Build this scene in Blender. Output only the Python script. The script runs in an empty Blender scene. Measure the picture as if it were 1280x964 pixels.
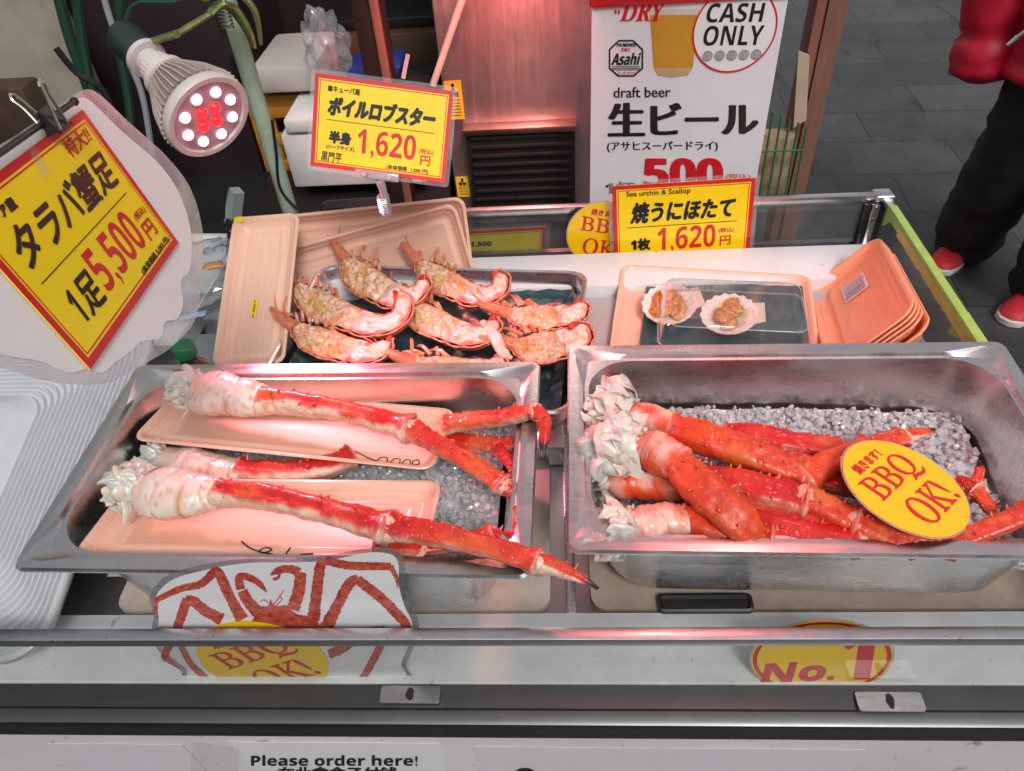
import bpy, bmesh, math, random
from mathutils import Vector, Matrix, noise

# ------------------------------------------------------------------ camera, sky, sun, exposure
S = bpy.context.scene
COL = S.collection
def nrm(v): return Vector(v).normalized()
_d = nrm((40, -892, 940)); _v = Vector((85, 998, 940)); _v = (_v - _d * _v.dot(_d)).normalized()
_x = _d.cross(_v)
if _x.x < 0: _x = -_x
# rows of _R: world X, Y, Z expressed in lens axes (x right, y down, z forward)
_R = Matrix((_x, _d, -_v))
EYE = Vector((0, 0, .81)); FPX = 940.0
cam = bpy.data.cameras.new('camera'); cam.sensor_width = 36; cam.lens = FPX / 1280 * 36
cam.clip_start = .02; cam.clip_end = 400
camo = bpy.data.objects.new('camera', cam); COL.objects.link(camo)
camo.matrix_world = Matrix.Translation(EYE) @ (_R @ Matrix(((1,0,0),(0,-1,0),(0,0,-1)))).to_4x4()
S.camera = camo
W = bpy.data.worlds.new('World'); S.world = W; W.use_nodes = True
_nt = W.node_tree
SUN_EL, SUN_AZ = math.radians(50), math.radians(158)
sky = _nt.nodes.new('ShaderNodeTexSky'); sky.sky_type = 'NISHITA'; sky.sun_disc = False
sky.sun_elevation = SUN_EL; sky.sun_rotation = SUN_AZ; sky.dust_density = 3
hs = _nt.nodes.new('ShaderNodeHueSaturation'); hs.inputs['Saturation'].default_value = .22
_nt.links.new(sky.outputs[0], hs.inputs['Color'])
_nt.links.new(hs.outputs[0], _nt.nodes['Background'].inputs[0])
_nt.nodes['Background'].inputs[1].default_value = .11
sun = bpy.data.lights.new('sun', 'SUN'); sun.energy = 1.15; sun.angle = math.radians(14); sun.color = (1, .965, .92)
suno = bpy.data.objects.new('sun', sun); COL.objects.link(suno)
_sd = Vector((math.sin(SUN_AZ) * math.cos(SUN_EL), math.cos(SUN_AZ) * math.cos(SUN_EL), math.sin(SUN_EL)))
suno.rotation_euler = _sd.to_track_quat('Z', 'Y').to_euler(); suno.location = (0, -3, 6)
S.view_settings.view_transform = 'Standard'; S.view_settings.look = 'None'
S.view_settings.exposure = .30; S.view_settings.gamma = 1
S.render.engine = 'CYCLES'
S.cycles.use_denoising = True
S.cycles.max_bounces = 8; S.cycles.transparent_max_bounces = 16
S.cycles.caustics_reflective = False; S.cycles.caustics_refractive = False
S.cycles.sample_clamp_indirect = 4
random.seed(7)

# ------------------------------------------------------------------ sight lines measured on the photograph -> points on real planes
def ray(px, py): return _R @ (Vector((px - 640, py - 482, FPX)) / FPX)
def at(px, py, z=0.0):
    r = ray(px, py); return EYE + r * ((z - EYE.z) / r.z)
def atY(px, py, y):
    r = ray(px, py); return EYE + r * (y / r.y)
def atX(px, py, x):
    r = ray(px, py); return EYE + r * (x / r.x)
def onpl(px, py, p0, n):
    r = ray(px, py); n = Vector(n); return EYE + r * ((Vector(p0) - EYE).dot(n) / r.dot(n))

# ------------------------------------------------------------------ materials
MATS = {}
def mat(name, col=(.5, .5, .5), rough=.5, metal=0., var=.12, vs=18., bump=0., bs=60., coat=0., stretch=None, vcol=False, emit=0.,
        trans=0., alpha=1., sss=0., rvar=.08, col2=None):
    if name in MATS: return MATS[name]
    m = bpy.data.materials.new(name); m.use_nodes = True; nt = m.node_tree; N = nt.nodes; L = nt.links
    b = N['Principled BSDF']
    tc = N.new('ShaderNodeTexCoord'); mp = N.new('ShaderNodeMapping'); L.new(tc.outputs['Object'], mp.inputs[0])
    if stretch: mp.inputs['Scale'].default_value = stretch
    nz = N.new('ShaderNodeTexNoise'); nz.inputs['Scale'].default_value = vs; nz.inputs['Detail'].default_value = 6
    nz.inputs['Roughness'].default_value = .6
    L.new(mp.outputs[0], nz.inputs['Vector'])
    rp = N.new('ShaderNodeValToRGB'); rp.color_ramp.elements[0].position = .3; rp.color_ramp.elements[1].position = .7
    L.new(nz.outputs['Fac'], rp.inputs[0])
    if vcol:
        a = N.new('ShaderNodeVertexColor'); a.layer_name = 'col'
        mx = N.new('ShaderNodeMix'); mx.data_type = 'RGBA'; mx.blend_type = 'MULTIPLY'; mx.inputs[0].default_value = 1
        rp.color_ramp.elements[0].color = (1 - var,) * 3 + (1,); rp.color_ramp.elements[1].color = (1 + var * .3,) * 3 + (1,)
        L.new(a.outputs[0], mx.inputs[6]); L.new(rp.outputs[0], mx.inputs[7]); L.new(mx.outputs[2], b.inputs['Base Color'])
    else:
        c1 = [max(0, c * (1 - var)) for c in col]; c2 = list(col2) if col2 else [min(1, c * (1 + var)) for c in col]
        rp.color_ramp.elements[0].color = (*c1, 1); rp.color_ramp.elements[1].color = (*c2, 1)
        L.new(rp.outputs[0], b.inputs['Base Color'])
    b.inputs['Metallic'].default_value = metal
    mr = N.new('ShaderNodeMapRange'); mr.inputs[3].default_value = max(.02, rough - rvar); mr.inputs[4].default_value = min(1, rough + rvar)
    L.new(nz.outputs['Fac'], mr.inputs[0]); L.new(mr.outputs[0], b.inputs['Roughness'])
    b.inputs['Coat Weight'].default_value = coat; b.inputs['Coat Roughness'].default_value = .08
    b.inputs['Transmission Weight'].default_value = trans; b.inputs['Alpha'].default_value = alpha
    if sss:
        b.inputs['Subsurface Weight'].default_value = sss; b.inputs['Subsurface Scale'].default_value = .004
        b.inputs['Subsurface Radius'].default_value = (1, .5, .35)
    if emit:
        b.inputs['Emission Color'].default_value = (*col, 1); b.inputs['Emission Strength'].default_value = emit
    if bump:
        n2 = N.new('ShaderNodeTexNoise'); n2.inputs['Scale'].default_value = bs; n2.inputs['Detail'].default_value = 5
        L.new(mp.outputs[0], n2.inputs['Vector'])
        bp = N.new('ShaderNodeBump'); bp.inputs['Strength'].default_value = bump; bp.inputs['Distance'].default_value = .002
        L.new(n2.outputs['Fac'], bp.inputs['Height']); L.new(bp.outputs[0], b.inputs['Normal'])
    MATS[name] = m; return m

def steel(name, col=(.62, .60, .58), rough=.28, stretch=(1, 1, 1), spots=.2):
    """worn stainless steel: fine drawn lines, blotchy smears, small dark specks"""
    if name in MATS: return MATS[name]
    m = bpy.data.materials.new(name); m.use_nodes = True; nt = m.node_tree; N = nt.nodes; L = nt.links
    b = N['Principled BSDF']; b.inputs['Metallic'].default_value = 1
    tc = N.new('ShaderNodeTexCoord')
    mp = N.new('ShaderNodeMapping'); mp.inputs['Scale'].default_value = stretch; L.new(tc.outputs['Object'], mp.inputs[0])
    ln = N.new('ShaderNodeTexNoise'); ln.inputs['Scale'].default_value = 9; ln.inputs['Detail'].default_value = 4; L.new(mp.outputs[0], ln.inputs['Vector'])
    sm = N.new('ShaderNodeTexNoise'); sm.inputs['Scale'].default_value = 22; sm.inputs['Detail'].default_value = 7; sm.inputs['Roughness'].default_value = .7
    L.new(tc.outputs['Object'], sm.inputs['Vector'])
    sp = N.new('ShaderNodeTexNoise'); sp.inputs['Scale'].default_value = 160; sp.inputs['Detail'].default_value = 2; L.new(tc.outputs['Object'], sp.inputs['Vector'])
    rs = N.new('ShaderNodeValToRGB'); rs.color_ramp.elements[0].position = .68; rs.color_ramp.elements[1].position = .76
    rs.color_ramp.elements[0].color = (1, 1, 1, 1); rs.color_ramp.elements[1].color = (1 - spots,) * 3 + (1,)
    L.new(sp.outputs['Fac'], rs.inputs[0])
    rc = N.new('ShaderNodeValToRGB'); rc.color_ramp.elements[0].position = .35; rc.color_ramp.elements[1].position = .7
    rc.color_ramp.elements[0].color = (*[c * .92 for c in col], 1); rc.color_ramp.elements[1].color = (*col, 1)
    L.new(sm.outputs['Fac'], rc.inputs[0])
    mx = N.new('ShaderNodeMix'); mx.data_type = 'RGBA'; mx.blend_type = 'MULTIPLY'; mx.inputs[0].default_value = 1
    L.new(rc.outputs[0], mx.inputs[6]); L.new(rs.outputs[0], mx.inputs[7]); L.new(mx.outputs[2], b.inputs['Base Color'])
    ad = N.new('ShaderNodeMath'); ad.operation = 'ADD'; L.new(ln.outputs['Fac'], ad.inputs[0]); L.new(sm.outputs['Fac'], ad.inputs[1])
    mr = N.new('ShaderNodeMapRange'); mr.inputs[1].default_value = .6; mr.inputs[2].default_value = 1.4
    mr.inputs[3].default_value = rough - .06; mr.inputs[4].default_value = rough + .09
    L.new(ad.outputs[0], mr.inputs[0]); L.new(mr.outputs[0], b.inputs['Roughness'])
    bp = N.new('ShaderNodeBump'); bp.inputs['Strength'].default_value = .05; bp.inputs['Distance'].default_value = .001
    L.new(ad.outputs[0], bp.inputs['Height']); L.new(bp.outputs[0], b.inputs['Normal'])
    MATS[name] = m; return m

def specks(m, scale=220, amount=.72, dark=.45):
    """small dark dirt marks scattered over a material"""
    nt = m.node_tree; N = nt.nodes; L = nt.links; b = N['Principled BSDF']; src = b.inputs['Base Color'].links[0].from_socket
    tc = N.new('ShaderNodeTexCoord'); out = src
    for sc, st in ((scale, (1, 1, 1)), (scale * .25, (1, .35, 1))):
        mp = N.new('ShaderNodeMapping'); mp.inputs['Scale'].default_value = st; L.new(tc.outputs['Object'], mp.inputs[0])
        nz = N.new('ShaderNodeTexNoise'); nz.inputs['Scale'].default_value = sc; nz.inputs['Detail'].default_value = 3; L.new(mp.outputs[0], nz.inputs['Vector'])
        rp = N.new('ShaderNodeValToRGB'); rp.color_ramp.elements[0].position = amount - .04; rp.color_ramp.elements[1].position = amount
        rp.color_ramp.elements[0].color = (1, 1, 1, 1); rp.color_ramp.elements[1].color = (dark, dark * .95, dark * .88, 1); L.new(nz.outputs['Fac'], rp.inputs[0])
        mx = N.new('ShaderNodeMix'); mx.data_type = 'RGBA'; mx.blend_type = 'MULTIPLY'; mx.inputs[0].default_value = 1
        L.new(out, mx.inputs[6]); L.new(rp.outputs[0], mx.inputs[7]); out = mx.outputs[2]
    L.new(out, b.inputs['Base Color']); return m

def clear(name, tint=(1, 1, 1), gloss=1.0, rough=.03, haze=0., hazecol=(.8, .8, .8)):
    """thin clear sheet: lets light straight through, mirrors a little, may be milky"""
    if name in MATS: return MATS[name]
    m = bpy.data.materials.new(name); m.use_nodes = True; nt = m.node_tree; N = nt.nodes; L = nt.links
    N.remove(N['Principled BSDF']); out = N['Material Output']
    tr = N.new('ShaderNodeBsdfTransparent'); tr.inputs[0].default_value = (*tint, 1)
    gl = N.new('ShaderNodeBsdfGlossy'); gl.inputs['Roughness'].default_value = rough
    df = N.new('ShaderNodeBsdfDiffuse'); df.inputs[0].default_value = (*hazecol, 1)
    nz = N.new('ShaderNodeTexNoise'); nz.inputs['Scale'].default_value = 30; nz.inputs['Detail'].default_value = 5
    tc = N.new('ShaderNodeTexCoord'); L.new(tc.outputs['Object'], nz.inputs['Vector'])
    hz = N.new('ShaderNodeMath'); hz.operation = 'MULTIPLY'; hz.inputs[1].default_value = haze * 2; L.new(nz.outputs['Fac'], hz.inputs[0])
    m1 = N.new('ShaderNodeMixShader'); L.new(hz.outputs[0], m1.inputs[0]); L.new(tr.outputs[0], m1.inputs[1]); L.new(df.outputs[0], m1.inputs[2])
    fr = N.new('ShaderNodeFresnel'); fr.inputs[0].default_value = 1.45
    bp = N.new('ShaderNodeBump'); bp.inputs['Strength'].default_value = .15; bp.inputs['Distance'].default_value = .001
    L.new(nz.outputs['Fac'], bp.inputs['Height']); L.new(bp.outputs[0], gl.inputs['Normal'])
    gm = N.new('ShaderNodeNewGeometry'); bf_ = N.new('ShaderNodeMath'); bf_.operation = 'SUBTRACT'; bf_.inputs[0].default_value = 1; L.new(gm.outputs['Backfacing'], bf_.inputs[1])
    m0 = N.new('ShaderNodeMath'); m0.operation = 'MULTIPLY'; L.new(fr.outputs[0], m0.inputs[0]); L.new(bf_.outputs[0], m0.inputs[1])
    mu = N.new('ShaderNodeMath'); mu.operation = 'MULTIPLY'; mu.inputs[1].default_value = gloss; L.new(m0.outputs[0], mu.inputs[0])
    m2 = N.new('ShaderNodeMixShader'); L.new(mu.outputs[0], m2.inputs[0]); L.new(m1.outputs[0], m2.inputs[1]); L.new(gl.outputs[0], m2.inputs[2])
    L.new(m2.outputs[0], out.inputs[0]); MATS[name] = m; return m

def grain(name, a, b, axis='X', scale=13., rough=.38):
    """foam sheet printed with a wood figure: long fine lines that bend a little"""
    if name in MATS: return MATS[name]
    m = bpy.data.materials.new(name); m.use_nodes = True; nt = m.node_tree; N = nt.nodes; L = nt.links
    bs = N['Principled BSDF']; tc = N.new('ShaderNodeTexCoord'); mp = N.new('ShaderNodeMapping')
    mp.inputs['Scale'].default_value = (.35, 3.2, 1.2) if axis == 'X' else (3.2, .35, 1.2)
    L.new(tc.outputs['Object'], mp.inputs[0])
    wv = N.new('ShaderNodeTexWave'); wv.wave_type = 'BANDS'; wv.bands_direction = 'Y' if axis == 'X' else 'X'
    wv.inputs['Scale'].default_value = scale; wv.inputs['Distortion'].default_value = 14; wv.inputs['Detail'].default_value = 3
    wv.inputs['Detail Scale'].default_value = 1.4
    L.new(mp.outputs[0], wv.inputs['Vector'])
    rp = N.new('ShaderNodeValToRGB'); rp.color_ramp.elements[0].color = (*b, 1); rp.color_ramp.elements[1].color = (*a, 1)
    rp.color_ramp.elements[0].position = .0; rp.color_ramp.elements[1].position = .55
    L.new(wv.outputs['Fac'], rp.inputs[0]); L.new(rp.outputs[0], bs.inputs['Base Color'])
    bs.inputs['Roughness'].default_value = rough; bs.inputs['Coat Weight'].default_value = .25; bs.inputs['Coat Roughness'].default_value = .2
    MATS[name] = m; return m

# ------------------------------------------------------------------ mesh building
def wm(o):
    m = o.matrix_basis.copy()
    return wm(o.parent) @ m if o.parent else m

class MB:
    """collects shapes in world space, then links them as ONE mesh object"""
    def __init__(s): s.v = []; s.f = []; s.c = []; s.col = (1, 1, 1)
    def add(s, vs, fs, M=None, cols=None):
        k = len(s.v)
        for i, p in enumerate(vs):
            p = Vector(p); s.v.append(M @ p if M else p); s.c.append(cols[i] if cols else s.col)
        for f in fs: s.f.append(tuple(k + i for i in f))
        return s
    def loft(s, loops, cap0=False, cap1=False, closed=True, M=None, cols=None):
        n = len(loops[0]); vs = [p for l in loops for p in l]; fs = []
        for a in range(len(loops) - 1):
            for i in range(n if closed else n - 1):
                j = (i + 1) % n
                fs.append((a * n + i, a * n + j, (a + 1) * n + j, (a + 1) * n + i))
        if cap0: fs.append(tuple(range(n))[::-1])
        if cap1: fs.append(tuple(range((len(loops) - 1) * n, len(loops) * n)))
        return s.add(vs, fs, M, cols)
    def box(s, c, sz, bev=0., M=None, seg=2):
        bm = bmesh.new(); bmesh.ops.create_cube(bm, size=1)
        for v in bm.verts: v.co = Vector((v.co.x * sz[0], v.co.y * sz[1], v.co.z * sz[2]))
        if bev: bmesh.ops.bevel(bm, geom=bm.edges[:], offset=bev, segments=seg, affect='EDGES', profile=.5)
        bm.verts.index_update()
        s.add([v.co + Vector(c) for v in bm.verts], [[v.index for v in f.verts] for f in bm.faces], M); bm.free(); return s
    def span(s, a, b, bev=0., M=None):
        a = Vector(a); b = Vector(b); return s.box((a + b) / 2, [abs(x) for x in (b - a)], bev, M)
    def tube(s, pts, rad, n=10, caps=True, M=None, flat=1., colf=None, up=(0, 0, 1)):
        pts = [Vector(p) for p in pts]
        if not hasattr(rad, '__len__'): rad = [rad] * len(pts)
        loops = []; cols = []; prev = None
        for i, p in enumerate(pts):
            t = (pts[min(i + 1, len(pts) - 1)] - pts[max(i - 1, 0)])
            t = t.normalized() if t.length > 1e-9 else Vector((0, 0, 1))
            if prev is None:
                u = Vector(up) - t * t.dot(Vector(up))
                if u.length < 1e-3: u = Vector((1, 0, 0)) - t * t.x
            else: u = prev - t * t.dot(prev)
            u.normalize(); prev = u; w = t.cross(u)
            lp = []
            for k in range(n):
                a = 2 * math.pi * k / n; d = u * math.cos(a) * flat + w * math.sin(a)
                q = p + d * rad[i]; lp.append(q)
                if colf: cols.append(colf(q, d.normalized(), i / max(1, len(pts) - 1)))
            loops.append(lp)
        return s.loft(loops, caps, caps, True, M, cols or None)
    def otube(s, pts, rad, n, shape, colf, up, flat=1., taper0=.5, taper1=.5):
        """tube whose outline is bent by shape(point, direction, s, angle); closed by short rounded ends"""
        P = [Vector(p) for p in pts]; loops = []; cols = []; prev = None; K = len(P) - 1
        order = [(0, taper0 * .4), (0, taper0)] + [(i, 1.) for i in range(K + 1)] + [(K, taper1), (K, taper1 * .4)]
        for oi, (i, k) in enumerate(order):
            p = P[i]; t = (P[min(i + 1, K)] - P[max(i - 1, 0)]).normalized()
            u = (Vector(up) if prev is None else prev); u = (u - t * t.dot(u)).normalized(); prev = u; w = t.cross(u)
            if k < 1: p = p + t * rad[i] * (.22 if oi > 2 else -.22) * (1.4 - k)
            lp = []
            for j in range(n):
                a = 2 * math.pi * j / n; d = u * math.cos(a) * flat + w * math.sin(a); dn = d.normalized(); q = p + d * rad[i] * k
                q = q + dn * shape(q, dn, i / K, a) * (1 if k == 1 else k); lp.append(q); cols.append(colf(q, dn, i / K))
            loops.append(lp)
        return s.loft(loops, True, True, True, None, cols)
    def prism(s, pts, d, M=None):
        d = Vector(d); n = len(pts); a = [Vector(p) for p in pts]
        return s.add(a + [p + d for p in a], [tuple(range(n))[::-1], tuple(range(n, 2 * n))] + [(i, (i + 1) % n, n + (i + 1) % n, n + i) for i in range(n)], M)
    def build(s, name, m, parent=None, smooth=35, keep=False):
        me = bpy.data.meshes.new(name)
        vs = s.v
        if parent is not None:
            inv = wm(parent).inverted(); vs = [inv @ p for p in vs]; o_loc = None
        elif keep: o_loc = Vector((0, 0, 0))
        else:
            lo = [min(p[i] for p in vs) for i in range(3)]; hi = [max(p[i] for p in vs) for i in range(3)]
            o_loc = Vector(((lo[0] + hi[0]) / 2, (lo[1] + hi[1]) / 2, lo[2])); vs = [p - o_loc for p in vs]
        me.from_pydata([tuple(p) for p in vs], [], s.f)
        bm = bmesh.new(); bm.from_mesh(me); bmesh.ops.recalc_face_normals(bm, faces=bm.faces[:]); bm.to_mesh(me); bm.free()
        at_ = me.color_attributes.new('col', 'FLOAT_COLOR', 'POINT')
        at_.data.foreach_set('color', [x for c in s.c for x in (c[0], c[1], c[2], 1.)])
        if smooth:
            me.polygons.foreach_set('use_smooth', [True] * len(me.polygons)); me.set_sharp_from_angle(angle=math.radians(smooth))
        me.materials.append(m)
        o = bpy.data.objects.new(name, me); COL.objects.link(o)
        if parent is not None: o.parent = parent
        else: o.location = o_loc
        return o

def thing(name, label, cat, loc=(0, 0, 0), group=None, M=None):
    o = bpy.data.objects.new(name, None); COL.objects.link(o); o.empty_display_size = .02
    if M is not None: o.matrix_basis = M
    else: o.location = loc
    return tag(o, label, cat, group)
def tag(o, label, cat, group=None):
    o['label'] = label; o['category'] = cat
    if group: o['group'] = group
    return o
def setting(o, kind='structure'): o['kind'] = kind; return o

def rr(hx, hy, r, n=8, z=0., cx=0., cy=0.):
    out = []
    for (sx, sy, a0) in ((1, 1, 0), (-1, 1, 90), (-1, -1, 180), (1, -1, 270)):
        for k in range(n + 1):
            a = math.radians(a0 + 90 * k / n)
            out.append(Vector((cx + sx * (hx - r) + r * math.cos(a), cy + sy * (hy - r) + r * math.sin(a), z)))
    return out
def basis(O, U, V):
    """placement whose x runs along U and y along V (made square to U)"""
    U = Vector(U).normalized(); V = Vector(V); V = (V - U * U.dot(V)).normalized(); Nn = U.cross(V)
    m = Matrix((U, V, Nn)).transposed().to_4x4(); m.translation = Vector(O); return m
def lerp(a, b, t): return a + (b - a) * t
def mixc(a, b, t): t = max(0., min(1., t)); return tuple(a[i] + (b[i] - a[i]) * t for i in range(3))
def sstep(a, b, x):
    t = max(0., min(1., (x - a) / (b - a))); return t * t * (3 - 2 * t)
def crom(pts, vals, n):
    """smooth curve through pts with the matching radii"""
    P = [Vector(p) for p in pts]; out = []; rv = []; m = len(P) - 1
    for i in range(n + 1):
        t = i / n * m; k = min(int(t), m - 1); u = t - k
        p0, p1, p2, p3 = P[max(k - 1, 0)], P[k], P[k + 1], P[min(k + 2, m)]
        out.append(.5 * ((2 * p1) + (p2 - p0) * u + (2 * p0 - 5 * p1 + 4 * p2 - p3) * u * u + (3 * p1 - p0 - 3 * p2 + p3) * u ** 3))
        uu = u * u * (3 - 2 * u); rv.append(vals[k] + (vals[k + 1] - vals[k]) * uu)
    return out, rv

# ------------------------------------------------------------------ flat printed things
class Quad:
    """a flat sheet given by its four corners; P(u, v, n) with v upwards and n off its face"""
    def __init__(s, TL, TR, BR, BL):
        s.c = [Vector(p) for p in (TL, TR, BR, BL)]
        s.w = (s.c[1] - s.c[0]).length; s.h = (s.c[0] - s.c[3]).length
        s.N = (s.c[1] - s.c[3]).cross(s.c[0] - s.c[3]).normalized()
        if s.N.dot(EYE - s.c[0]) < 0: s.N = -s.N
    def P(s, u, v, n=0.):
        TL, TR, BR, BL = s.c
        return (BL * (1 - u) + BR * u) * (1 - v) + (TL * (1 - u) + TR * u) * v + s.N * n
def solve_quad(px, dist):
    """corners of the flat parallelogram seen at four picture points, at a given mean distance along the sight lines"""
    r = [ray(*p) for p in px]
    a, b, c = Vector(r[0]), Vector(r[1]), Vector(r[2])
    M = Matrix((-a, b, -c)).transposed()           # b*lb - a*la - c*lc = -d  (d has length one)
    l = M.inverted() @ (-Vector(r[3])); L = [l[0], l[1], l[2], 1.]
    k = dist * 4 / sum(L)
    return Quad(*[EYE + r[i] * L[i] * k for i in range(4)])

_TX = {}
def text_mesh(t, shear=0.):
    if (t, shear) in _TX: return _TX[(t, shear)]
    c = bpy.data.curves.new('t', 'FONT'); c.body = t; c.resolution_u = 3; c.shear = max(-1, min(1, shear))
    o = bpy.data.objects.new('t', c); me = bpy.data.meshes.new_from_object(o)
    vs = [v.co.copy() for v in me.vertices]; fs = [tuple(p.vertices) for p in me.polygons]
    bpy.data.objects.remove(o); bpy.data.curves.remove(c); bpy.data.meshes.remove(me)
    x0, x1 = min(v.x for v in vs), max(v.x for v in vs); y0, y1 = min(v.y for v in vs), max(v.y for v in vs)
    r = ([((v.x - x0) / (x1 - x0), (v.y - y0) / (y1 - y0)) for v in vs], fs); _TX[(t, shear)] = r; return r
def B(t):
    o = ''
    for c in t:
        if c.isdigit() and c.isascii(): o += chr(0x1D7EC + int(c))
        elif 'A' <= c <= 'Z': o += chr(0x1D5D4 + ord(c) - 65)
        elif 'a' <= c <= 'z': o += chr(0x1D5EE + ord(c) - 97)
        else: o += c
    return o
def put(mb, P, t, u0, v0, u1, v1, bold=0., shear=0., n=.0004, rise=0., aspect=1.):
    """print t into the box u0..u1, v0..v1 of a sheet; rise lifts the far end; bold thickens the strokes"""
    vs, fs = text_mesh(t, shear)
    offs = [(0, 0)]
    if bold:
        offs = [(0, 0), (bold, 0), (-bold, 0), (0, bold * aspect), (0, -bold * aspect), (bold * .7, bold * .7 * aspect), (-bold * .7, -bold * .7 * aspect), (bold * .7, -bold * .7 * aspect), (-bold * .7, bold * .7 * aspect)]
    for k, (dx, dy) in enumerate(offs):
        mb.add([P(lerp(u0, u1, x) + dx, lerp(v0, v1, y) + dy + rise * x, n + k * .00003) for x, y in vs], fs)
def band(mb, P, a0, a1, b0=None, b1=None, n=.0002):
    """a picture-frame band between two insets (in u and in v)"""
    b0 = a0 if b0 is None else b0; b1 = a1 if b1 is None else b1
    o = [(a0, b0), (1 - a0, b0), (1 - a0, 1 - b0), (a0, 1 - b0)]; i = [(a1, b1), (1 - a1, b1), (1 - a1, 1 - b1), (a1, 1 - b1)]
    mb.add([P(u, v, n) for u, v in o + i], [(k, (k + 1) % 4, 4 + (k + 1) % 4, 4 + k) for k in range(4)])
def slab(P, outline, n0, n1):
    m = MB(); k = len(outline)
    m.add([P(u, v, n0) for u, v in outline] + [P(u, v, n1) for u, v in outline],
          [tuple(range(k))[::-1], tuple(range(k, 2 * k))] + [(i, (i + 1) % k, k + (i + 1) % k, k + i) for i in range(k)]); return m
def rrect(a=0., b=0., r=.02, asp=1., n=5):
    out = []
    for (cx, cy, a0) in ((1 - a - r, 1 - b - r * asp, 0), (a + r, 1 - b - r * asp, 90), (a + r, b + r * asp, 180), (1 - a - r, b + r * asp, 270)):
        for k in range(n + 1):
            t = math.radians(a0 + 90 * k / n); out.append((cx + r * math.cos(t), cy + r * asp * math.sin(t)))
    return out
def ring(mb, P, r0, r1, n=.0002, k=64, cu=.5, cv=.5):
    mb.add([P(cu + r * math.cos(2 * math.pi * i / k), cv + r * math.sin(2 * math.pi * i / k), n) for r in (r0, r1) for i in range(k)],
           [(i, (i + 1) % k, k + (i + 1) % k, k + i) for i in range(k)])
def circ(r, k=64, cu=.5, cv=.5): return [(cu + r * math.cos(2 * math.pi * i / k), cv + r * math.sin(2 * math.pi * i / k)) for i in range(k)]

M_yel = mat('yellow card print', (.94, .68, .008), .35, coat=.35, var=.04, bump=.5, bs=16)
M_red = mat('red print', (.62, .012, .02), .35, coat=.4, var=.05)
M_blk = mat('black print', (.012, .012, .014), .4, var=.1)
M_wht = mat('white print', (.80, .79, .80), .35, coat=.3, var=.03)
M_gry = mat('grey print', (.30, .30, .31), .4, var=.1)
M_lam = clear('laminating film', (.97, .97, .97), 1.0, .06, .12, (.75, .75, .75))
M_glass = clear('case glass', (.86, .88, .87), .8, .02, .05, (.6, .62, .62))
M_plas = clear('clear plastic', (.90, .915, .915), 2.4, .05, .05)
M_bagp = clear('thin plastic bag', (.90, .92, .93), 1.6, .12, .22, (.7, .72, .74))
M_st = steel('stainless pan steel', (.82, .79, .78), .27, (2, 14, 14), .10)
M_st2 = steel('stainless rail steel', (.76, .76, .77), .25, (1, 30, 30))
M_st3 = steel('dull counter steel', (.15, .15, .15), .36, (1, 25, 25))
M_foam = grain('peach wood print foam', (.87, .53, .40), (.84, .485, .355))
M_foamY = grain('peach wood print foam upright', (.86, .54, .41), (.83, .50, .365), 'Y')
M_foamLamp = grain('orange wood print foam', (.92, .42, .23), (.89, .38, .20), 'Y')  # peach foam like the others, the red lamp's glow put into its colour
M_white = specks(mat('white enamel board', (.76, .78, .79), .3, var=.05, vs=9, coat=.2), 120, .74, .5)
M_crab = mat('crab shell', (1, 1, 1), .36, vcol=True, var=.25, vs=95, bump=.45, bs=240, coat=.28, sss=.06)
M_flesh = mat('crab flesh', (1, 1, 1), .34, vcol=True, var=.12, vs=90, bump=.3, bs=170, coat=.5, sss=.35)
M_lob = mat('lobster shell', (1, 1, 1), .3, vcol=True, var=.3, vs=120, bump=.3, bs=260, coat=.4)
M_meat = mat('lobster meat', (1, 1, 1), .36, vcol=True, var=.2, vs=110, bump=.8, bs=210, coat=.4, sss=.08)
M_dark = mat('black plastic', (.014, .014, .015), .35, var=.2)
M_dkwall = mat('dark brown panel', (.020, .014, .015), .55, var=.3, vs=5)  # near-black to hold the shade of the roofed stall interior
M_sty = mat('white styrofoam', (.72, .74, .72), .75, var=.05, vs=40, bump=.2, bs=200)
M_teal = mat('dark teal plastic sheet', (.022, .065, .075), .22, var=.35, vs=30, bump=.6, bs=30, coat=.5)

# ------------------------------------------------------------------ ground
g = MB(); g.add([(-60, -60, -.8), (60, -60, -.8), (60, 60, -.8), (-60, 60, -.8)], [(0, 1, 2, 3)])
mg = mat('slate paving', (.07, .07, .073), .5, var=.25, vs=3, bump=.3, bs=40)
_n = mg.node_tree.nodes; _l = mg.node_tree.links
bk = _n.new('ShaderNodeTexBrick'); bk.inputs['Scale'].default_value = 1; bk.inputs['Mortar Size'].default_value = .004
bk.inputs['Brick Width'].default_value = .62; bk.inputs['Row Height'].default_value = .30; bk.inputs['Mortar Smooth'].default_value = .3
bk.inputs['Color1'].default_value = (.040, .040, .043, 1); bk.inputs['Color2'].default_value = (.066, .065, .066, 1); bk.inputs['Mortar'].default_value = (.018, .018, .019, 1)
_tc = _n.new('ShaderNodeTexCoord'); _mp = _n.new('ShaderNodeMapping'); _mp.inputs['Rotation'].default_value = (0, 0, math.radians(3))
_l.new(_tc.outputs['Object'], _mp.inputs[0]); _l.new(_mp.outputs[0], bk.inputs['Vector'])
_nz = _n.new('ShaderNodeTexNoise'); _nz.inputs['Scale'].default_value = 4.5; _nz.inputs['Detail'].default_value = 12; _nz.inputs['Roughness'].default_value = .72
_l.new(_tc.outputs['Object'], _nz.inputs['Vector'])
_mx = _n.new('ShaderNodeMix'); _mx.data_type = 'RGBA'; _mx.blend_type = 'MULTIPLY'; _mx.inputs[0].default_value = .75
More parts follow.
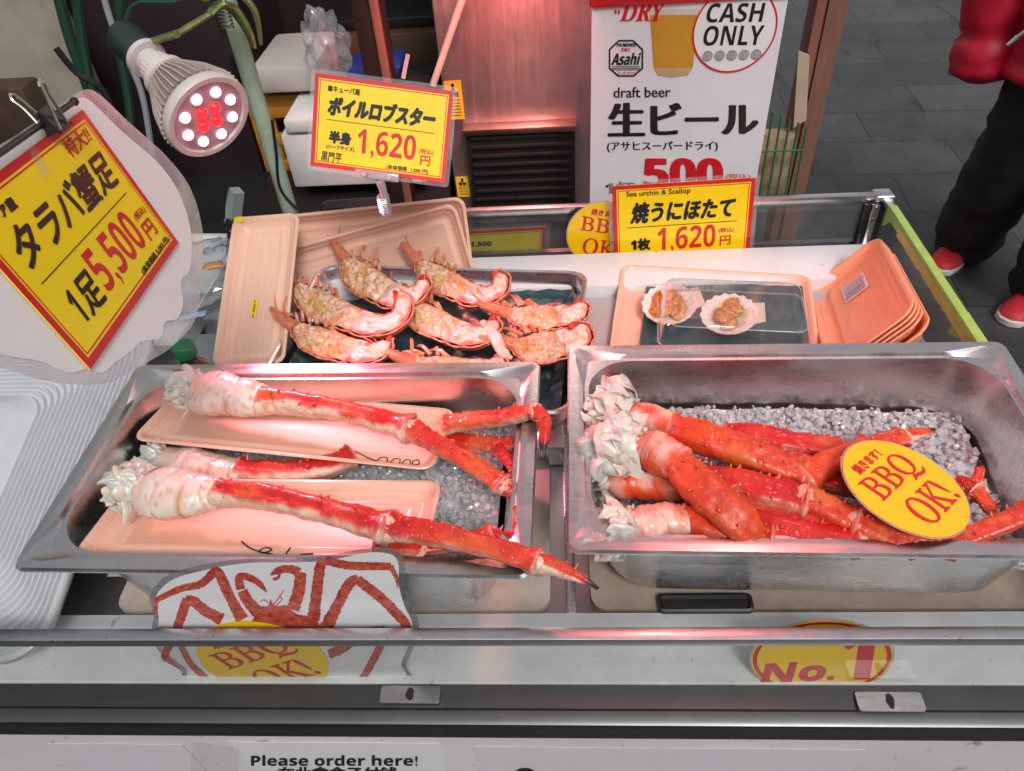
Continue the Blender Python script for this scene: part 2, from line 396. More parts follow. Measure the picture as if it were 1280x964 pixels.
_rp = _n.new('ShaderNodeValToRGB'); _rp.color_ramp.elements[0].position = .3; _rp.color_ramp.elements[1].position = .72
_rp.color_ramp.elements[0].color = (.45, .45, .46, 1); _rp.color_ramp.elements[1].color = (1.35, 1.34, 1.32, 1)
_l.new(_nz.outputs['Fac'], _rp.inputs[0]); _l.new(bk.outputs['Color'], _mx.inputs[6]); _l.new(_rp.outputs[0], _mx.inputs[7])
_l.new(_mx.outputs[2], _n['Principled BSDF'].inputs['Base Color'])
specks(mg, 38, .70, .5); specks(mg, 300, .66, 1.5); setting(g.build('ground', mg, smooth=0, keep=True))

# unseen shop row across the lane, added to darken reflections in the steel
msh = mat('dark shop front', (.16, .15, .14), .6, var=.4, vs=2)
m = MB(); m.span((-9, -4.4, -.8), (9, -4.2, 2.6)); o = m.build('shop_row', msh, smooth=0); o['label'] = 'dark row of shop fronts across the lane'; o['category'] = 'shop front'

# ------------------------------------------------------------------ the display counter
XL, XR, YF, YB = -1.0, .575, .376, 1.205
ctr = thing('display_counter', 'white and steel refrigerated display counter holding all the seafood pans', 'display counter', ((XL + XR) / 2, .8, -.8))
m = MB(); m.span((XL, .344, -.78), (XR + .012, 1.22, -.052)); m.build('cabinet', specks(mat('white cabinet enamel', (.70, .67, .70), .4, var=.08, vs=6), 90, .72, .5), ctr, 0)
m = MB()
prof = [(.374, .001), (.350, -.002), (.349, -.0055), (.3385, -.0072), (.3352, -.0092), (.3338, -.0125), (.3338, -.018), (.345, -.020), (.374, -.02)]
m.loft([[Vector((XL, y, z)) for y, z in prof], [Vector((XR + .02, y, z)) for y, z in prof]], True, True); m.build('front_ledge', M_st3, ctr, 28)
m = MB(); prof = [(.345, -.0185), (.3342, -.0185), (.3334, -.022), (.3334, -.030), (.335, -.034), (.3385, -.0345), (.3385, -.037), (.336, -.0375), (.3352, -.041), (.336, -.046), (.345, -.047)]
m.loft([[Vector((XL, y, z)) for y, z in prof], [Vector((XR + .02, y, z)) for y, z in prof]], True, True); m.build('dark_bumper', mat('dark bumper', (.03, .028, .028), .28, .3, var=.2), ctr, 28)  # near-black strip stands for the shadow under the ledge
m = MB(); m.span((XL, .376, -.05), (XR, .462, .0)); m.build('front_sill', specks(mat('white sill', (.80, .81, .82), .25, var=.10, vs=14, coat=.3), 150, .735, .45), ctr)
m = MB(); m.span((XL, .4625, -.05), (XR, 1.2, -.012)); m.build('well_floor', steel('well steel', (.60, .58, .58), .34, (14, 1, 14)), ctr)
m = MB(); m.span((.000, .4635, -.0115), (.0115, 1.02, -.003), .002); m.build('divider_strip', M_st2, ctr)
sl = MB()
sl.span((XL, YF - .006, .0965), (XR, YF + .008, .110), .0015); sl.build('front_rail', steel('chalky front rail steel', (.70, .69, .71), .3, (3, 60, 60), .5), ctr)
m = MB(); m.span((XL, YF - .002, .0), (XR - .004, YF + .003, .0963)); m.build('front_glass', clear('front pane glass', (.90, .91, .90), .4, .03, .06, (.5, .52, .52)), ctr, 0)
m = MB(); m.span((-.615, YB - .006, .098), (XR - .02, YB + .008, .112), .0015); m.build('back_rail', M_st2, ctr)
m = MB(); m.span((-.6, YB - .002, .0), (XR - .012, YB + .003, .0978)); m.build('back_glass', clear('back pane glass', (.80, .82, .82), .9, .02, .04), ctr, 0)
m = MB(); m.span((-.6, YB + .004, -.05), (XR, YB + .016, .012)); m.build('back_bottom_frame', steel('grey back frame', (.35, .36, .37), .35), ctr)
m = MB(); m.span((XR - .008, YF, .097), (XR + .007, YB, .110), .0015); sr = m.build('side_rail', M_st2, ctr)
m = MB(); m.span((XR - .003, YF + .01, .0), (XR + .002, YB - .01, .0968)); m.build('side_glass', clear('side pane glass', (.85, .87, .86), .7, .02, .05, (.5, .52, .5)), ctr, 0)
m = MB(); m.box((XR - .004, YB, .108), (.034, .030, .013), .005, seg=4); cp = m.build('corner_cap', M_st2, ctr)
m = MB(); m.box((XR - .030, YB - .008, .048), (.012, .012, .1), .002); m.box((XR - .004, YB - .008, .048), (.012, .012, .1), .002); m.build('corner_channel', mat('dark corner channel', (.05, .045, .045), .3, .6), ctr)
m = MB(); m.box((XR - .017, YB - .014, .05), (.013, .006, .098), .001); cb = m.build('corner_bracket', M_st2, ctr)
m = MB()
for zz in (.093, .083, .070): m.tube([(XR - .017, YB - .0175, zz), (XR - .017, YB - .0205, zz)], .004, 12)
m.build('screws', steel('screw steel', (.45, .42, .36), .3), cb)
# green masking tape wrapped over the side rail, torn towards the near end
random.seed(3)
def tape(y0, y1, ov, dropf, name, m_, jag=.003, seed=0):
    mb = MB(); loops = []; n = 46
    for i in range(n + 1):
        y = lerp(y0, y1, i / n); d = dropf(i / n) + noise.noise(Vector((y * 60, seed, 0))) * jag
        x0, x1, zt = XR - .008 - ov, XR + .007 + ov, .110 + ov
        w = noise.noise(Vector((y * 35, 3 + seed, 0))) * .0006
        loops.append([Vector((x0 - .0006 - w, y, zt - d)), Vector((x0 - w, y, zt - .004)), Vector((x0 + .002, y, zt)), Vector((x1 - .002, y, zt + w)), Vector((x1, y, zt - .003)), Vector((x1 + .0004, y, zt - .03))])
    mb.loft(loops, closed=False); o = mb.build(name, m_, ctr, 40); return o
mt_g = mat('green masking tape', (.36, .58, .13), .55, var=.12, vs=40, bump=.3, bs=90)
mt_y = mat('yellowed masking tape', (.58, .55, .16), .55, var=.16, vs=30, bump=.3, bs=90)
tape(1.165, .865, .0008, lambda t: .016 + .022 * sstep(.1, .0, t), 'green_tape', mt_g, .002, 1)
tape(.868, .40, .0014, lambda t: .015 + .020 * sstep(.12, .0, t) + .02 * sstep(.06, .0, abs(t - .55)), 'green_tape', mt_g, .004, 5)
mb = MB()
loops = []
for i in range(31):
    y = lerp(1.10, .70, i / 30); d = .004 * noise.noise(Vector((y * 50, 8, 0))) + (.03 * sstep(.90, 1., i / 30))
    loops.append([Vector((XR - .0112, y, .1075)), Vector((XR - .0116, y, .098)), Vector((XR - .0118 + .0, y, .092 - d))])
mb.loft(loops, closed=False); mb.build('yellowed_tape', mt_y, ctr)
mb = MB()
for k in range(7):
    y = .80 - .025 * k; w = .022
    mb.add([(XR - .0132, y, .104 - .004 * random.random()), (XR - .0136, y - w * .5, .106), (XR - .0134, y - w, .100), (XR - .0136, y - w * .7, .092 - .005 * random.random()), (XR - .0138, y - w * .2, .095)], [(0, 1, 2, 3, 4)])
mb.build('torn_pink_tape', mat('pink torn tape', (.62, .40, .40), .7, var=.2, vs=80), ctr)
# latches on the front ledge
lm = steel('bright latch plate', (.78, .78, .79), .22, (1, 40, 40), .1); hm = mat('rust in latch slot', (.022, .014, .010), .8, var=.4, vs=300)
def latch(px, py, w, h, label, up=0.):
    p = at(px, py, .0015)
    t = thing('latch_plate', label, 'latch', (p.x, p.y, .0015), 'latch plates on the front ledge')
    mb = MB(); mb.loft([rr(w / 2, h / 2, .003, 4, z, p.x, p.y) for z in (.0022, .0040)], True, True)
    if up: mb.loft([[Vector((q.x, YF - .0035 - dy, q.y - p.y + up / 2 + .003)) for q in rr(w / 2, up / 2, .003, 4, 0, p.x, p.y)] for dy in (0, .0015)], True, True)
    mb.build('plate', lm, t, 30)
    mb = MB(); r = random.Random(px)
    pts = [(p.x + .006 * math.cos(a) * (1 + .5 * r.random()) * .6, p.y + h * .36 * math.sin(a) * (1 + .2 * r.random()), .0043) for a in [2 * math.pi * i / 14 for i in range(14)]]
    mb.add(pts, [tuple(range(14))]); mb.build('rusty_slot', hm, t, 0)
latch(513, 869, .066, .019, 'small bright metal plate with rust mark, below the crab picture')
latch(1112, 878, .068, .020, 'wider bright metal plate beside the number one oval')

# seafood case fittings
m = MB(); c0 = at(600, 320, .05); m.span((-.43, 1.045, -.0118), (XR - .014, 1.145, .05), .004)
bl = m.build('white_back_board', M_white); tag(bl, 'long white board shelf along the back glass behind the trays', 'shelf board')
m = MB(); m.span((-.455, .70, -.0118), (.003, 1.04, .028), .004); o = m.build('tray_riser', steel('riser steel', (.62, .60, .60), .3)); tag(o, 'low steel block under the lobster tray', 'riser')
m = MB(); m.span((.03, .80, -.0118), (.56, 1.04, .03), .004); o = m.build('tray_riser', mat('pale riser', (.5, .5, .5), .4)); tag(o, 'low pale block under the scallop tray behind the right pan', 'riser')
m = MB(); m.loft([rr(.27, .125, .02, 6, z, -.289, .592) for z in (-.0112, -.003, .0)], True, True); o = m.build('cutting_board', mat('cream cutting board', (.60, .50, .44), .55, var=.1, vs=60, bump=.15, bs=300)); tag(o, 'cream plastic cutting board under the left steel pan', 'cutting board')
m = MB(); m.loft([rr(.27, .125, .02, 6, z, .30, .592) for z in (-.0112, -.004, -.001)], True, True); o = m.build('cutting_board', mat('tan cutting board', (.42, .33, .26), .55, var=.15, vs=40, bump=.15, bs=300)); tag(o, 'tan cutting board under the right steel pan', 'cutting board')
p = at(882, 762, .0)
m = MB(); m.loft([rr(.055, .012, .006, 5, z, p.x, p.y + .006) for z in (.0005, .006)] + [rr(.052, .009, .005, 5, .0065, p.x, p.y + .006), rr(.049, .006, .004, 5, .003, p.x, p.y + .006)], True, True)
o = m.build('black_tray', M_dark); tag(o, 'small black plastic tray tucked under front of right steel pan', 'tray')

# ------------------------------------------------------------------ steel pans
def pan_mesh(hx, hy, H):
    def L(ix, z, r): return rr(hx - ix, hy - ix, r, 10, z)
    out = [L(.090, .0, .045), L(.070, .003, .05), L(.052, .014, .056), L(.043, .032, .06), L(.036, H - .05, .06), L(.026, H - .006, .055), L(.004, H - .0055, .012), L(.0005, H - .006, .012), L(0, H - .003, .012), L(.002, H, .012)]
    inner = L(.019, H - .0012, .058)
    rim2 = L(.010, H + .0003, .020)
    n = 11
    for q in range(4):                     # pouring corners pressed down
        for k in range(n):
            w = 1 - abs(k - 5) / 5
            inner[q * n + k].z -= .009 * w
    out += [rim2, inner, L(.0235, H - .010, .056), L(.026, H - .024, .055), L(.0285, H - .031, .054), L(.0315, H - .038, .053), L(.034, H - .046, .052), L(.046, .030, .05), L(.056, .012, .046), L(.075, .003, .04), L(.1, .002, .03)]
    return out
def steel_pan(label, cx, cy, rot, hx=.2725, hy=.16, H=.165):
    mb = MB(); mb.loft(pan_mesh(hx, hy, H), True, True, M=Matrix.Translation((cx, cy, .0008)) @ Matrix.Rotation(rot, 4, 'Z'))
    o = mb.build('steel_pan', M_st, smooth=24); tag(o, label, 'pan', 'deep steel pans of crab legs'); return o
RIM = .165
cl = [at(25, 702, RIM), at(680, 716, RIM), at(667, 466, RIM), at(165, 452, RIM)]
crn = [at(723, 692, RIM), at(707, 432, RIM), at(1237, 458, RIM)]
LPC = Vector(((cl[0].x + cl[1].x + cl[2].x + cl[3].x) / 4, sum(p.y for p in cl) / 4, 0)); ROT = math.radians(-1.5)
steel_pan('deep steel pan on left, with crab legs lying on two peach trays', LPC.x, LPC.y, ROT)
RPC = Vector((crn[0].x * .5 + crn[1].x * .5 + .268, (crn[0].y + crn[1].y) / 2 - .006, 0))
steel_pan('deep steel pan on right, crab legs heaped straight on the ice', RPC.x, RPC.y, ROT)

# crushed ice
M_ice = mat('crushed ice', (.95, .97, .99), .10, var=.03, vs=60, trans=.42, coat=.7, alpha=.66, rvar=.06)
M_icebed = mat('wet ice bed', (.50, .53, .57), .16, var=.45, vs=80, bump=1., bs=160, coat=.8)
def ice(cx, cy, z, n, seed, heap):
    r = random.Random(seed); mb = MB(); hx, hy = .222, .11
    bm = bmesh.new(); bmesh.ops.create_icosphere(bm, subdivisions=1, radius=1); bv = [v.co.copy() for v in bm.verts]; bf = [[v.index for v in f.verts] for f in bm.faces]; bm.free()
    rot = Matrix.Rotation(ROT, 4, 'Z')
    def hgt(x, y): return z + heap(x, y) + .004 * noise.noise(Vector((x * 40, y * 40, seed)))
    for i in range(n):
        x = r.uniform(-hx, hx); y = r.uniform(-hy, hy); s = r.uniform(.0026, .0064)
        q = r.random()
        M = Matrix.Translation(Vector((cx, cy, 0)) + rot @ Vector((x, y, hgt(x, y) + r.uniform(-.002, .005)))) @ Matrix.Rotation(r.uniform(0, 6.3), 4, Vector((r.random(), r.random(), r.random() + .01)).normalized())
        k = Vector((r.random() * 9, r.random() * 9, r.random() * 9)); sc = Vector((1, r.uniform(.55, 1), r.uniform(.45, .9))) * s
        mb.add([Vector((v.x * sc.x, v.y * sc.y, v.z * sc.z)) * (1 + .5 * noise.noise(v * 1.3 + k)) for v in bv], bf, M)
    o = mb.build('crushed_ice', M_ice, smooth=32); o['kind'] = 'stuff'; o['label'] = 'clear crushed ice pieces in steel pan'
    b2 = MB(); nx, ny = 40, 22; vs = []
    for j in range(ny + 1):
        for i in range(nx + 1):
            x = lerp(-hx - .004, hx + .004, i / nx); y = lerp(-hy - .004, hy + .004, j / ny)
            vs.append(Vector((cx, cy, 0)) + rot @ Vector((x, y, hgt(x, y) - .004)))
    b2.add(vs, [(j * (nx + 1) + i, j * (nx + 1) + i + 1, (j + 1) * (nx + 1) + i + 1, (j + 1) * (nx + 1) + i) for j in range(ny) for i in range(nx)])
    o = b2.build('ice_bed', M_icebed, smooth=80); o['kind'] = 'stuff'; o['label'] = 'wet grey bed of melting ice under crushed ice'
ice(LPC.x, LPC.y, .084, 2500, 11, lambda x, y: .012 * sstep(.0, .2, x))
ice(RPC.x, RPC.y, .083, 2700, 12, lambda x, y: .012 * sstep(-.02, .1, y) - .006 * sstep(0, .2, x))

# ------------------------------------------------------------------ foam trays
def tray_loops(hx, hy, H, r=.018):
    def L(i, z, rr_=None): return rr(hx - i, hy - i, max(.004, (rr_ or r) - i * .4), 7, z)
    return [L(.020, 0), L(.017, .001), L(.006, H - .003), L(.001, H - .003), L(0, H - .0015), L(.001, H), L(.0045, H), L(.0065, H - .0015), L(.010, H * .62), L(.0108, H * .56), L(.0118, H * .56), L(.017, .005), L(.020, .0035), L(.026, .0032), L(.028, .0042), L(.033, .0042), L(.035, .0032)]
def foam_tray(label, M, hx, hy, H=.02, m_=None, group='peach wood print foam trays', r=.018, parent=None):
    o = tag(thing('foam_tray', label, 'tray', M=M, group=group), label, 'tray', group)
    mb = MB(); mb.loft(tray_loops(hx, hy, H, r), True, True, M=M); mb.build('dish', m_ or M_foam, o, 30); return o
def ink(o, M, strokes, r=.0007, z=.0046, m_=None):
    mb = MB()
    for st in strokes:
        pts, rv = crom([M @ Vector((x, y, z)) for x, y in st], [r] * len(st), 8 * (len(st) - 1)); mb.tube(pts, rv, 5)
    mb.build('handwriting', m_ or M_blk, o)

# trays in the left pan
UT = [at(176, 543, .150), at(545, 588, .140), at(555, 513, .128), at(222, 490, .128)]
MU = basis((UT[0] + UT[1] + UT[2] + UT[3]) / 4 - Vector((0, 0, .018)), UT[1] - UT[0] + UT[2] - UT[3], UT[3] - UT[0] + UT[2] - UT[1])
t = foam_tray('upper peach tray in left pan, under the rear crab leg, handwritten zeros', MU, (UT[1] - UT[0]).length / 2 + .004, .061, .018)
ink(t, MU, [[(.085, -.026), (.105, -.036), (.118, -.041)], [(.118, -.041), (.121, -.033), (.129, -.033), (.131, -.041)], [(.135, -.041), (.138, -.033), (.145, -.033), (.147, -.041)], [(.150, -.041), (.152, -.033), (.158, -.033), (.160, -.040)], [(.163, -.040), (.162, -.033), (.168, -.031), (.170, -.038), (.164, -.041)]])
LT = [at(104, 690, .158), at(540, 700, .158), at(538, 607, .140), at(152, 606, .135)]
ML = basis((LT[0] + LT[1] + LT[2] + LT[3]) / 4 - Vector((0, 0, .018)), LT[1] - LT[0] + LT[2] - LT[3], LT[3] - LT[0] + LT[2] - LT[1])
t = foam_tray('lower peach tray at front of left pan, under the long front crab leg', ML, (LT[1] - LT[0]).length / 2 + .002, .064, .018)
ink(t, ML, [[(-.020, -.026), (-.008, -.035), (.004, -.040)], [(.004, -.040), (.010, -.035), (.018, -.037), (.012, -.042), (.004, -.040)], [(.012, -.042), (.026, -.046)], [(.038, -.034), (.036, -.043)], [(.052, -.044), (.066, -.042)]], .0009)

# trays stood at the back
q0, q1, q2 = at(298, 274, .155), at(381, 284, .150), at(352, 470, .045)
tq, bq = at(338, 279, .152), at(316, 462, .045); MT1 = basis((tq + bq) / 2, (tq - bq).cross(Vector((0, -.6, .8))), tq - bq)
t = foam_tray('upright narrow peach tray leaning at left end of lobster tray, yellow sticker', MT1, .058, (tq - bq).length / 2 + .003, .02, M_foamY)
mb = MB(); mb.add([MT1 @ Vector((x, y, .0052)) for x, y in ((-.012, -.048), (-.003, -.048), (-.003, -.016), (-.012, -.016))], [(0, 1, 2, 3)]); st = mb.build('yellow_sticker', M_yel, t, 0)
mb = MB()
for k, (x, y) in enumerate(((-.0078, -.019), (-.0078, -.045))): mb.add([MT1 @ Vector((x + a, y + b, .0056)) for a, b in ((-.0008, -.003), (.0008, -.003), (.0008, .003), (-.0008, .003))], [(0, 1, 2, 3)])
pts = [(-.0085, -.024), (-.006, -.027), (-.009, -.030), (-.006, -.033), (-.009, -.036), (-.006, -.039)]
mb.tube(crom([MT1 @ Vector((x, y, .0056)) for x, y in pts], [.0006] * 6, 30)[0], .0007, 5); mb.build('lettering', M_blk, st)
mb = MB(); mb.box((-.047, (tq - bq).length / 2 - .004, .021), (.016, .012, .002), .0008, M=MT1); mb.build('yellow_tape', M_yel, t)
a0, a1, a2 = atY(350, 276, 1.175), atY(598, 250, 1.175), atY(607, 338, 1.125)
MT2 = basis((a0 + a2) / 2 + Vector((-.01, 0, 0)), a1 - a0, a1 - a2)
foam_tray('largest peach tray standing at back behind lobster tray, wood grain print', MT2, .172, .072, .022, M_foam)
MT3 = basis(MT2 @ Vector((-.002, -.028, .0225)), MT2.to_3x3() @ Vector((math.cos(.155), math.sin(.155), 0)), MT2.to_3x3() @ Vector((-math.sin(.155), math.cos(.155), 0)))
foam_tray('tilted peach tray standing in front of the largest tray behind lobsters', MT3, .172, .068, .02, M_foam)

# ------------------------------------------------------------------ lobster tray
TLq, TRq, BRq, BLq = at(392, 325, .072), at(740, 345, .072), at(708, 508, .072), at(322, 505, .072)
MLT = basis((TLq + TRq + BRq + BLq) / 4 - Vector((0, 0, .042)), TRq - TLq + BRq - BLq, TLq - BLq + TRq - BRq)
hxl = ((TRq - TLq).length + (BRq - BLq).length) / 4; hyl = ((TLq - BLq).length + (TRq - BRq).length) / 4
lt = thing('lobster_tray', 'shallow steel tray with dark plastic sheet holding halved lobsters', 'tray', M=MLT)
def SL(i, z, r): return rr(hxl - i, hyl - i, r, 8, z)
mb = MB(); mb.loft([SL(.02, 0, .03), SL(.008, .006, .035), SL(.006, .036, .035), SL(0, .038, .03), SL(-.001, .041, .03), SL(.002, .043, .03), SL(.006, .041, .03), SL(.008, .036, .03), SL(.012, .008, .028), SL(.022, .0025, .025)], True, True, M=MLT); mb.build('steel_body', M_st, lt, 30)
nx, ny = 60, 44; vs = []
for j in range(ny + 1):
    for i in range(nx + 1):
        x = lerp(-hxl + .020, hxl - .020, i / nx); y = lerp(-hyl + .020, hyl - .020, j / ny)
        z = .007 + .005 * noise.noise(Vector((x * 38, y * 30, 4))) + .003 * noise.noise(Vector((x * 90, y * 80, 2)))
        e = max(abs(x) / (hxl - .02), abs(y) / (hyl - .02)); z += .010 * sstep(.9, 1., e)
        vs.append(MLT @ Vector((x, y, max(.0045, z))))
mb = MB(); mb.add(vs, [(j * (nx + 1) + i, j * (nx + 1) + i + 1, (j + 1) * (nx + 1) + i + 1, (j + 1) * (nx + 1) + i) for j in range(ny) for i in range(nx)])
mb.build('plastic_sheet', M_teal, lt, 80)

# ------------------------------------------------------------------ halved lobsters
RED = (.58, .045, .02); ORG = (.74, .19, .05); PINK = (.76, .43, .32); CREAM = (.78, .57, .39); GREEN = (.34, .30, .04); YEL = (.74, .46, .10)
def lobster(label, h, tl, seed, roll=0., size=1., curl=2.3, zc=.088, wid=1.):
    """one split lobster lying cut side up; h and tl are where head and tail end stand"""
    r = random.Random(seed); hd = at(*h, zc); te = at(*tl, zc)
    U = (te - hd); Lg = U.length; U.normalize()
    M = basis(hd, U, Vector((-U.y, U.x, 0))) @ Matrix.Rotation(roll, 4, 'X')
    t = thing('halved_lobster', label, 'lobster', M=M, group='halved boiled lobsters on the steel tray')
    n = 64; ctrl = []
    Ls = Lg * .70                               # straight part, then the tail curls towards the belly (+y)
    R = Lg * .155
    cs = []; tn = []
    for i in range(n + 1):
        s = i / n
        if s < .55:
            u = s / .55; p = Vector((u * Ls, -.012 * math.sin(u * 3.1) * size, 0)); a = -.1 * math.cos(u * 3.1)
        else:
            u = (s - .55) / .45; a = u * curl - 0.0; p = Vector((Ls + R * 1.35 * math.sin(a), R * .95 * (1 - math.cos(a)), 0))
        cs.append(p); tn.append(a)
    def wdt(s):
        w = [(0, .004), (.06, .007), (.13, .016), (.25, .026), (.4, .028), (.5, .024), (.6, .024), (.75, .021), (.9, .015), (1, .006)]
        for k in range(len(w) - 1):
            if w[k][0] <= s <= w[k + 1][0]:
                return lerp(w[k][1], w[k + 1][1], sstep(w[k][0], w[k + 1][0], s)) * size * wid
        return .004
    def frame(i):
        p0 = cs[max(i - 1, 0)]; p1 = cs[min(i + 1, n)]; tt = (p1 - p0).normalized(); return cs[i], Vector((-tt.y, tt.x, 0))
    k0 = Vector((seed * 3.1, seed * 1.7, 0))
    shell = MB(); loops = []; cols = []; m_ = 14
    for i in range(n + 1):
        c, nn = frame(i); s = i / n; w = wdt(s) + .0034; seg = 1 + (.13 * abs(math.sin((s - .46) * 30)) ** .7 if s > .46 else .08 * noise.noise(Vector((s * 9, seed, 0))))
        lp = []
        for k in range(m_ + 1):
            a = math.pi * k / m_
            q = c - nn * math.cos(a) * w * seg * (1.0 if math.cos(a) > 0 else .92) + Vector((0, 0, -math.sin(a) * w * .85 + (.0025 if k in (0,) else 0)))
            lp.append(q); f = noise.noise(q * 70 + k0)
            cols.append(mixc(mixc(RED, ORG, .5 + f), CREAM, .25 * sstep(.2, .6, f) + .35 * sstep(.18, .0, s) * 0))
        loops.append(lp)
    shell.loft(loops, closed=False, M=M, cols=cols)
    inn = [[p + (frame(i)[0] - p) * .10 for p in lp] for i, lp in enumerate(loops)]
    shell.loft(inn, closed=False, M=M, cols=[mixc(c, (.74, .36, .26), .75) for c in cols])
    for i in range(n):                          # rim of the shell
        pass
    rim = [lp[0] for lp in loops]; shell.tube([M @ p for p in rim], [.0017 + .0006 * math.sin(i * 1.9) for i in range(len(rim))], 7, colf=lambda q, d, s: mixc(mixc(RED, ORG, .6 + .6 * noise.noise(q * 90)), PINK, .35))
    sh = shell.build('shell', M_lob, t, 60)
    # meat: ridged pink-white tail and rough cream head filling
    def top(s0, s1, name, head):
        mb = MB(); rows = []; cc = []; i0, i1 = int(s0 * n), int(s1 * n); mm = 22; sub = 2
        for ii in range((i1 - i0) * sub + 1):
            fi = i0 + ii / sub; i = int(fi); u = fi - i; c = cs[i].lerp(cs[min(i + 1, n)], u); _, nn = frame(min(n, round(fi))); s = fi / n; w = wdt(s)
            edge = sstep(0, .08, (s - s0)) * sstep(0, .05, (s1 - s))
            row = []
            for k in range(mm + 1):
                v = k / mm * 2 - 1
                dome = (1 - v * v)
                q = c + nn * v * w * 1.05
                f1 = noise.noise(q * 95 + k0); f2 = noise.noise(q * 230 + k0); f3 = noise.noise(Vector((s * 22, v * 7, seed))); f4 = noise.noise(q * 55 - k0); f5 = noise.noise(Vector((s * 60, v * 16, seed + 4)))
                if head:
                    z = .003 + dome * .006 + (f1 * .008 + f2 * .006 + abs(noise.noise(q * 140 - k0)) * .005) * (1 - v ** 4) * size
                    cl_ = mixc(CREAM, PINK, .5 + f1); cl_ = mixc(cl_, ORG, .55 * sstep(.15, .5, f2) + .5 * sstep(.7, 1, abs(v)))
                    cl_ = mixc(cl_, (.74, .26, .07), .7 * sstep(.1, .4, noise.noise(q * 36 - k0 * 2))); gz = sstep(.5, .0, abs(s - .33) * 3.4) * sstep(.8, .1, abs(v + .1)); gg = noise.noise(q * 60 - k0)
                    cl_ = mixc(cl_, mixc(GREEN, YEL, .5 + f1), gz * sstep(-.25, .15, gg) * .95); cl_ = mixc(cl_, (.42, .15, .05), .40 * sstep(.25, .55, noise.noise(q * 170 + k0 * 2)))
                    cl_ = mixc(cl_, RED, .8 * sstep(.12, .02, s))
                else:
                    z = .0025 + dome * .0062 + f3 * .0020 + f5 * .0009 + f2 * .0005
                    cl_ = mixc((.82, .70, .62), (.78, .46, .35), .30 + f3 * .9 + f5 * .4); cl_ = mixc(cl_, (.76, .40, .14), .55 * sstep(.05, .4, f4))
                    cl_ = mixc(cl_, (.62, .07, .035), .85 * sstep(-.62, -.95, v + f4 * .4)); cl_ = mixc(cl_, (.50, .03, .03), .85 * sstep(.45, .8, v + f4 * .5) * sstep(.60, .72, s))
                    cl_ = mixc(cl_, (.64, .12, .06), .5 * sstep(.25, .5, f1))
                row.append(q + Vector((0, 0, z * edge))); cc.append(cl_)
            rows.append(row)
        mb.loft(rows, closed=False, M=M, cols=cc); return mb.build(name, M_meat, t, 70)
    top(.04, .54, 'head_filling', True); top(.52, .985, 'tail_meat', False)
    # curled tail fan, red inside
    mb = MB(); c, nn = frame(n - 1); tt = (cs[n] - cs[n - 3]).normalized(); e = cs[n]
    for a in (-.5, 0, .5):
        d = (tt * math.cos(a) + nn * math.sin(a))
        pts = [e - tt * .010, e + d * .004 * size, e + d * .012 * size]
        mb.tube([M @ (p + Vector((0, 0, -.002 - .004 * abs(a)))) for p in pts], [.004, .0055 * size, .003], 10, flat=.5, colf=lambda q, d_, s: mixc(mixc(RED, (.50, .03, .015), .5 + noise.noise(q * 120)), PINK, .5 * sstep(.1, .5, noise.noise(q * 200))))
    i5 = int(n * .62)
    mb.tube([M @ (cs[i] + frame(i)[1] * wdt(i / n) * .95 + Vector((0, 0, .001))) for i in range(i5, n, 2)], [.003 * size + .0015 * math.sin(i * 2.2) for i in range(i5, n, 2)], 8, colf=lambda q, d_, s: mixc((.66, .02, .02), ORG, .3 + noise.noise(q * 150)))
    mb.build('tail_fan', M_lob, t, 60)
    # rostrum, antennae, stumps of legs
    mb = MB()
    colr = lambda q, d_, s: mixc(mixc(RED, ORG, .6 + noise.noise(q * 160)), CREAM, .2)
    mb.tube([M @ Vector((.018, -.006, -.002)), M @ Vector((0, -.004, .002)), M @ Vector((-.022, -.001, .006)), M @ Vector((-.042, .004, .009))], [.012, .0105, .0075, .0035], 9, colf=colr)
    for k in range(26): 
        p = Vector((r.uniform(-.034, .01), r.uniform(-.009, .008), r.uniform(.003, .012))); mb.tube([M @ p, M @ (p + Vector((-.004, r.uniform(-.003, .003), .003)))], [.0016, .0003], 5, colf=colr)
    mb.build('head_spines', M_lob, t, 60)
    for k in range(2):
        mb = MB(); a = r.uniform(-.3, .6) + k * .5; l = r.uniform(.04, .075)
        p0 = Vector((-.012, -.004 + .007 * k, .004)); d = Vector((-math.cos(a), math.sin(a), .1 + .2 * r.random()))
        pts, rv = crom([M @ p0, M @ (p0 + d * l * .5), M @ (p0 + d * l + Vector((.008, 0, -.004)))], [.0021, .0014, .0006], 10)
        mb.tube(pts, rv, 6, colf=colr); mb.build('antenna', M_lob, t)
    for k in range(7):
        mb = MB(); x = Lg * (.04 + .065 * k + r.uniform(-.02, .02)); p0 = Vector((x, wdt(.06 + .07 * k) * .85, -.006)); a = r.uniform(1.9, 3.0)
        d = Vector((math.cos(a), math.sin(a), 0)) * r.uniform(.018, .050)
        pts, rv = crom([M @ p0, M @ (p0 + d * .6 + Vector((0, 0, .002))), M @ (p0 + d + Vector((-.004, -.003, -.010)))], [.0036, .0028, .0012], 8)
        mb.tube(pts, rv, 7, colf=lambda q, d_, s: mixc(mixc(ORG, RED, .4), CREAM, .35 + .5 * noise.noise(q * 90))); mb.build('leg', M_lob, t)
lobster('lobster half on upper left, filling dark green, head rising against tray corner', (430, 318), (510, 388), 1, 0.28, 0.93, 2.5, .098)
lobster('lobster half with curled open tail, left of the middle, head over tray edge', (362, 350), (488, 425), 2, 0.20, 0.87, 2.9, .094)
lobster('lobster half in left near corner, cut in front by the pan', (362, 402), (478, 455), 3, 0.24, 0.83, 1.9, .088)
lobster('lobster half at top middle with bright red rounded tail', (520, 322), (612, 385), 4, 0.24, 0.83, 2.9, .094)
